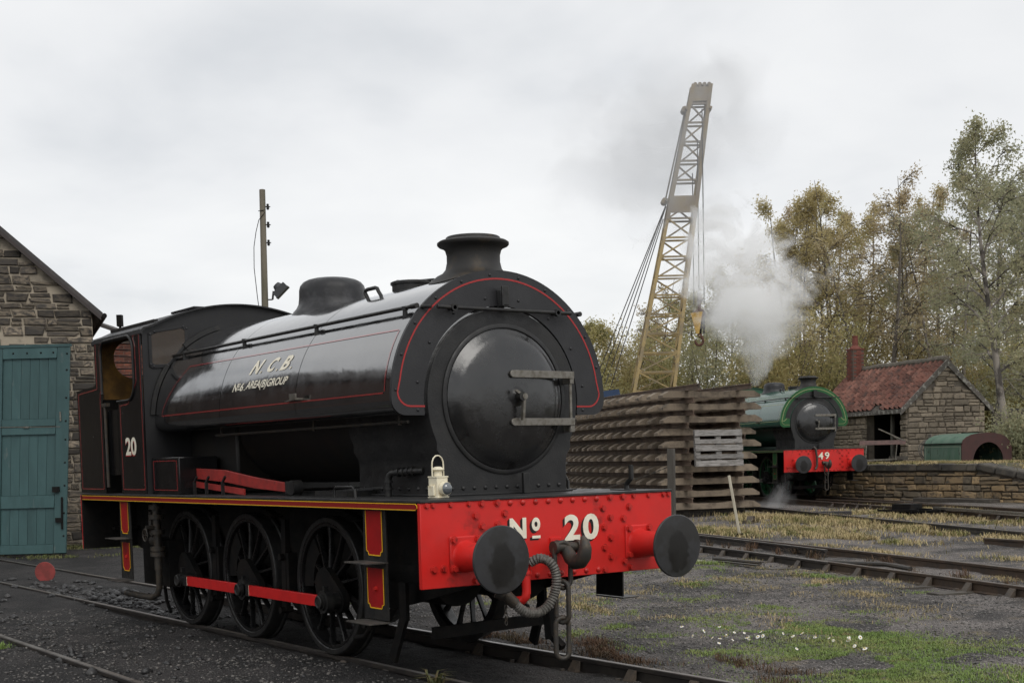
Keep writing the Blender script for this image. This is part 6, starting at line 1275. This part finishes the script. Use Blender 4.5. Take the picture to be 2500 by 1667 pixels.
# main plume: local x across the view, z up, centred on its foot
def f_main(M, x, y, z):
    cx = M('SUBTRACT', M('MULTIPLY', M('SINE', M('MULTIPLY', z, .75)), .30), M('MULTIPLY', z, .12)); r = M('ADD', .28, M('MULTIPLY', z, .86)); xx = M('DIVIDE', M('SUBTRACT', x, cx), r); yy = M('DIVIDE', y, M('MULTIPLY', r, .8))
    rr = M('SQRT', M('ADD', M('MULTIPLY', xx, xx), M('MULTIPLY', yy, yy))); top = M('MULTIPLY', M('MAXIMUM', M('SUBTRACT', z, 2.2), 0.), .24); return M('SUBTRACT', M('SUBTRACT', 1.0, rr), top)
def cone(z0, r0, z1, r1, n=14): return MB().rings([[(r0*math.cos(2*math.pi*i/n),r0*.8*math.sin(2*math.pi*i/n),z0) for i in range(n)],[(r1*math.cos(2*math.pi*i/n),r1*.8*math.sin(2*math.pi*i/n),z1) for i in range(n)]])
RZ = math.atan2(Rh.y,Rh.x)
o = cone(-.1,.7,7.8,7.0).build('steam_plume', steam_mat('steam_white', 5.5, f_main, .75, .12, 3.0, col=(.998,.998,.998))); o.location = (-24.6,27.95,4.15); o.rotation_euler = (0,0,RZ); struct(o,'stuff','white steam plume rising behind the stack of track panels')
def f_drift(M, x, y, z):
    a = M('DIVIDE', x, 4.6); b_ = M('DIVIDE', y, 1.6); c = M('DIVIDE', z, 3.6); return M('SUBTRACT', 1.0, M('SQRT', M('ADD', M('ADD', M('MULTIPLY', a, a), M('MULTIPLY', b_, b_)), M('MULTIPLY', c, c))))
bm = bmesh.new(); bmesh.ops.create_icosphere(bm, subdivisions=2, radius=1.05); me = bpy.data.meshes.new('drifting_smoke'); bm.to_mesh(me); bm.free()
for v in me.vertices: v.co = (v.co.x*4.9,v.co.y*1.75,v.co.z*3.9)
me.materials.append(steam_mat('smoke_grey', .55, f_drift, .55, .12, 1.6, col=(.70,.71,.73)))
o = bpy.data.objects.new('drifting_smoke', me); COL.objects.link(o); x_, y_ = spot(1640,46.5); o.location = (x_,y_,12.3); o.rotation_euler = (0,R(-28),RZ); struct(o,'stuff','thin grey smoke drifting across the crane jib')
def f_low(M, x, y, z):
    r = M('ADD', .50, M('MULTIPLY', z, .30)); xx = M('DIVIDE', M('SUBTRACT', x, M('MULTIPLY', z, .45)), r); yy = M('DIVIDE', y, r)
    return M('SUBTRACT', M('SUBTRACT', 1.0, M('SQRT', M('ADD', M('MULTIPLY', xx, xx), M('MULTIPLY', yy, yy)))), M('MULTIPLY', z, .95))
lm = MB().rings([[(a*.9+ (.45*z if 1 else 0),b_*.7,z) for a, b_ in ((-1,-1),(1,-1),(1,1),(-1,1))] for z in (-.1,1.5)])
o = lm.build('steam_wisp', steam_mat('steam_low', 1.2, f_low, 2.6, .05, 1.9)); o.location = (-18.55,22.35,.20); o.rotation_euler = (0,0,RZ); struct(o,'stuff','low wisp of steam from the green engine cylinders')
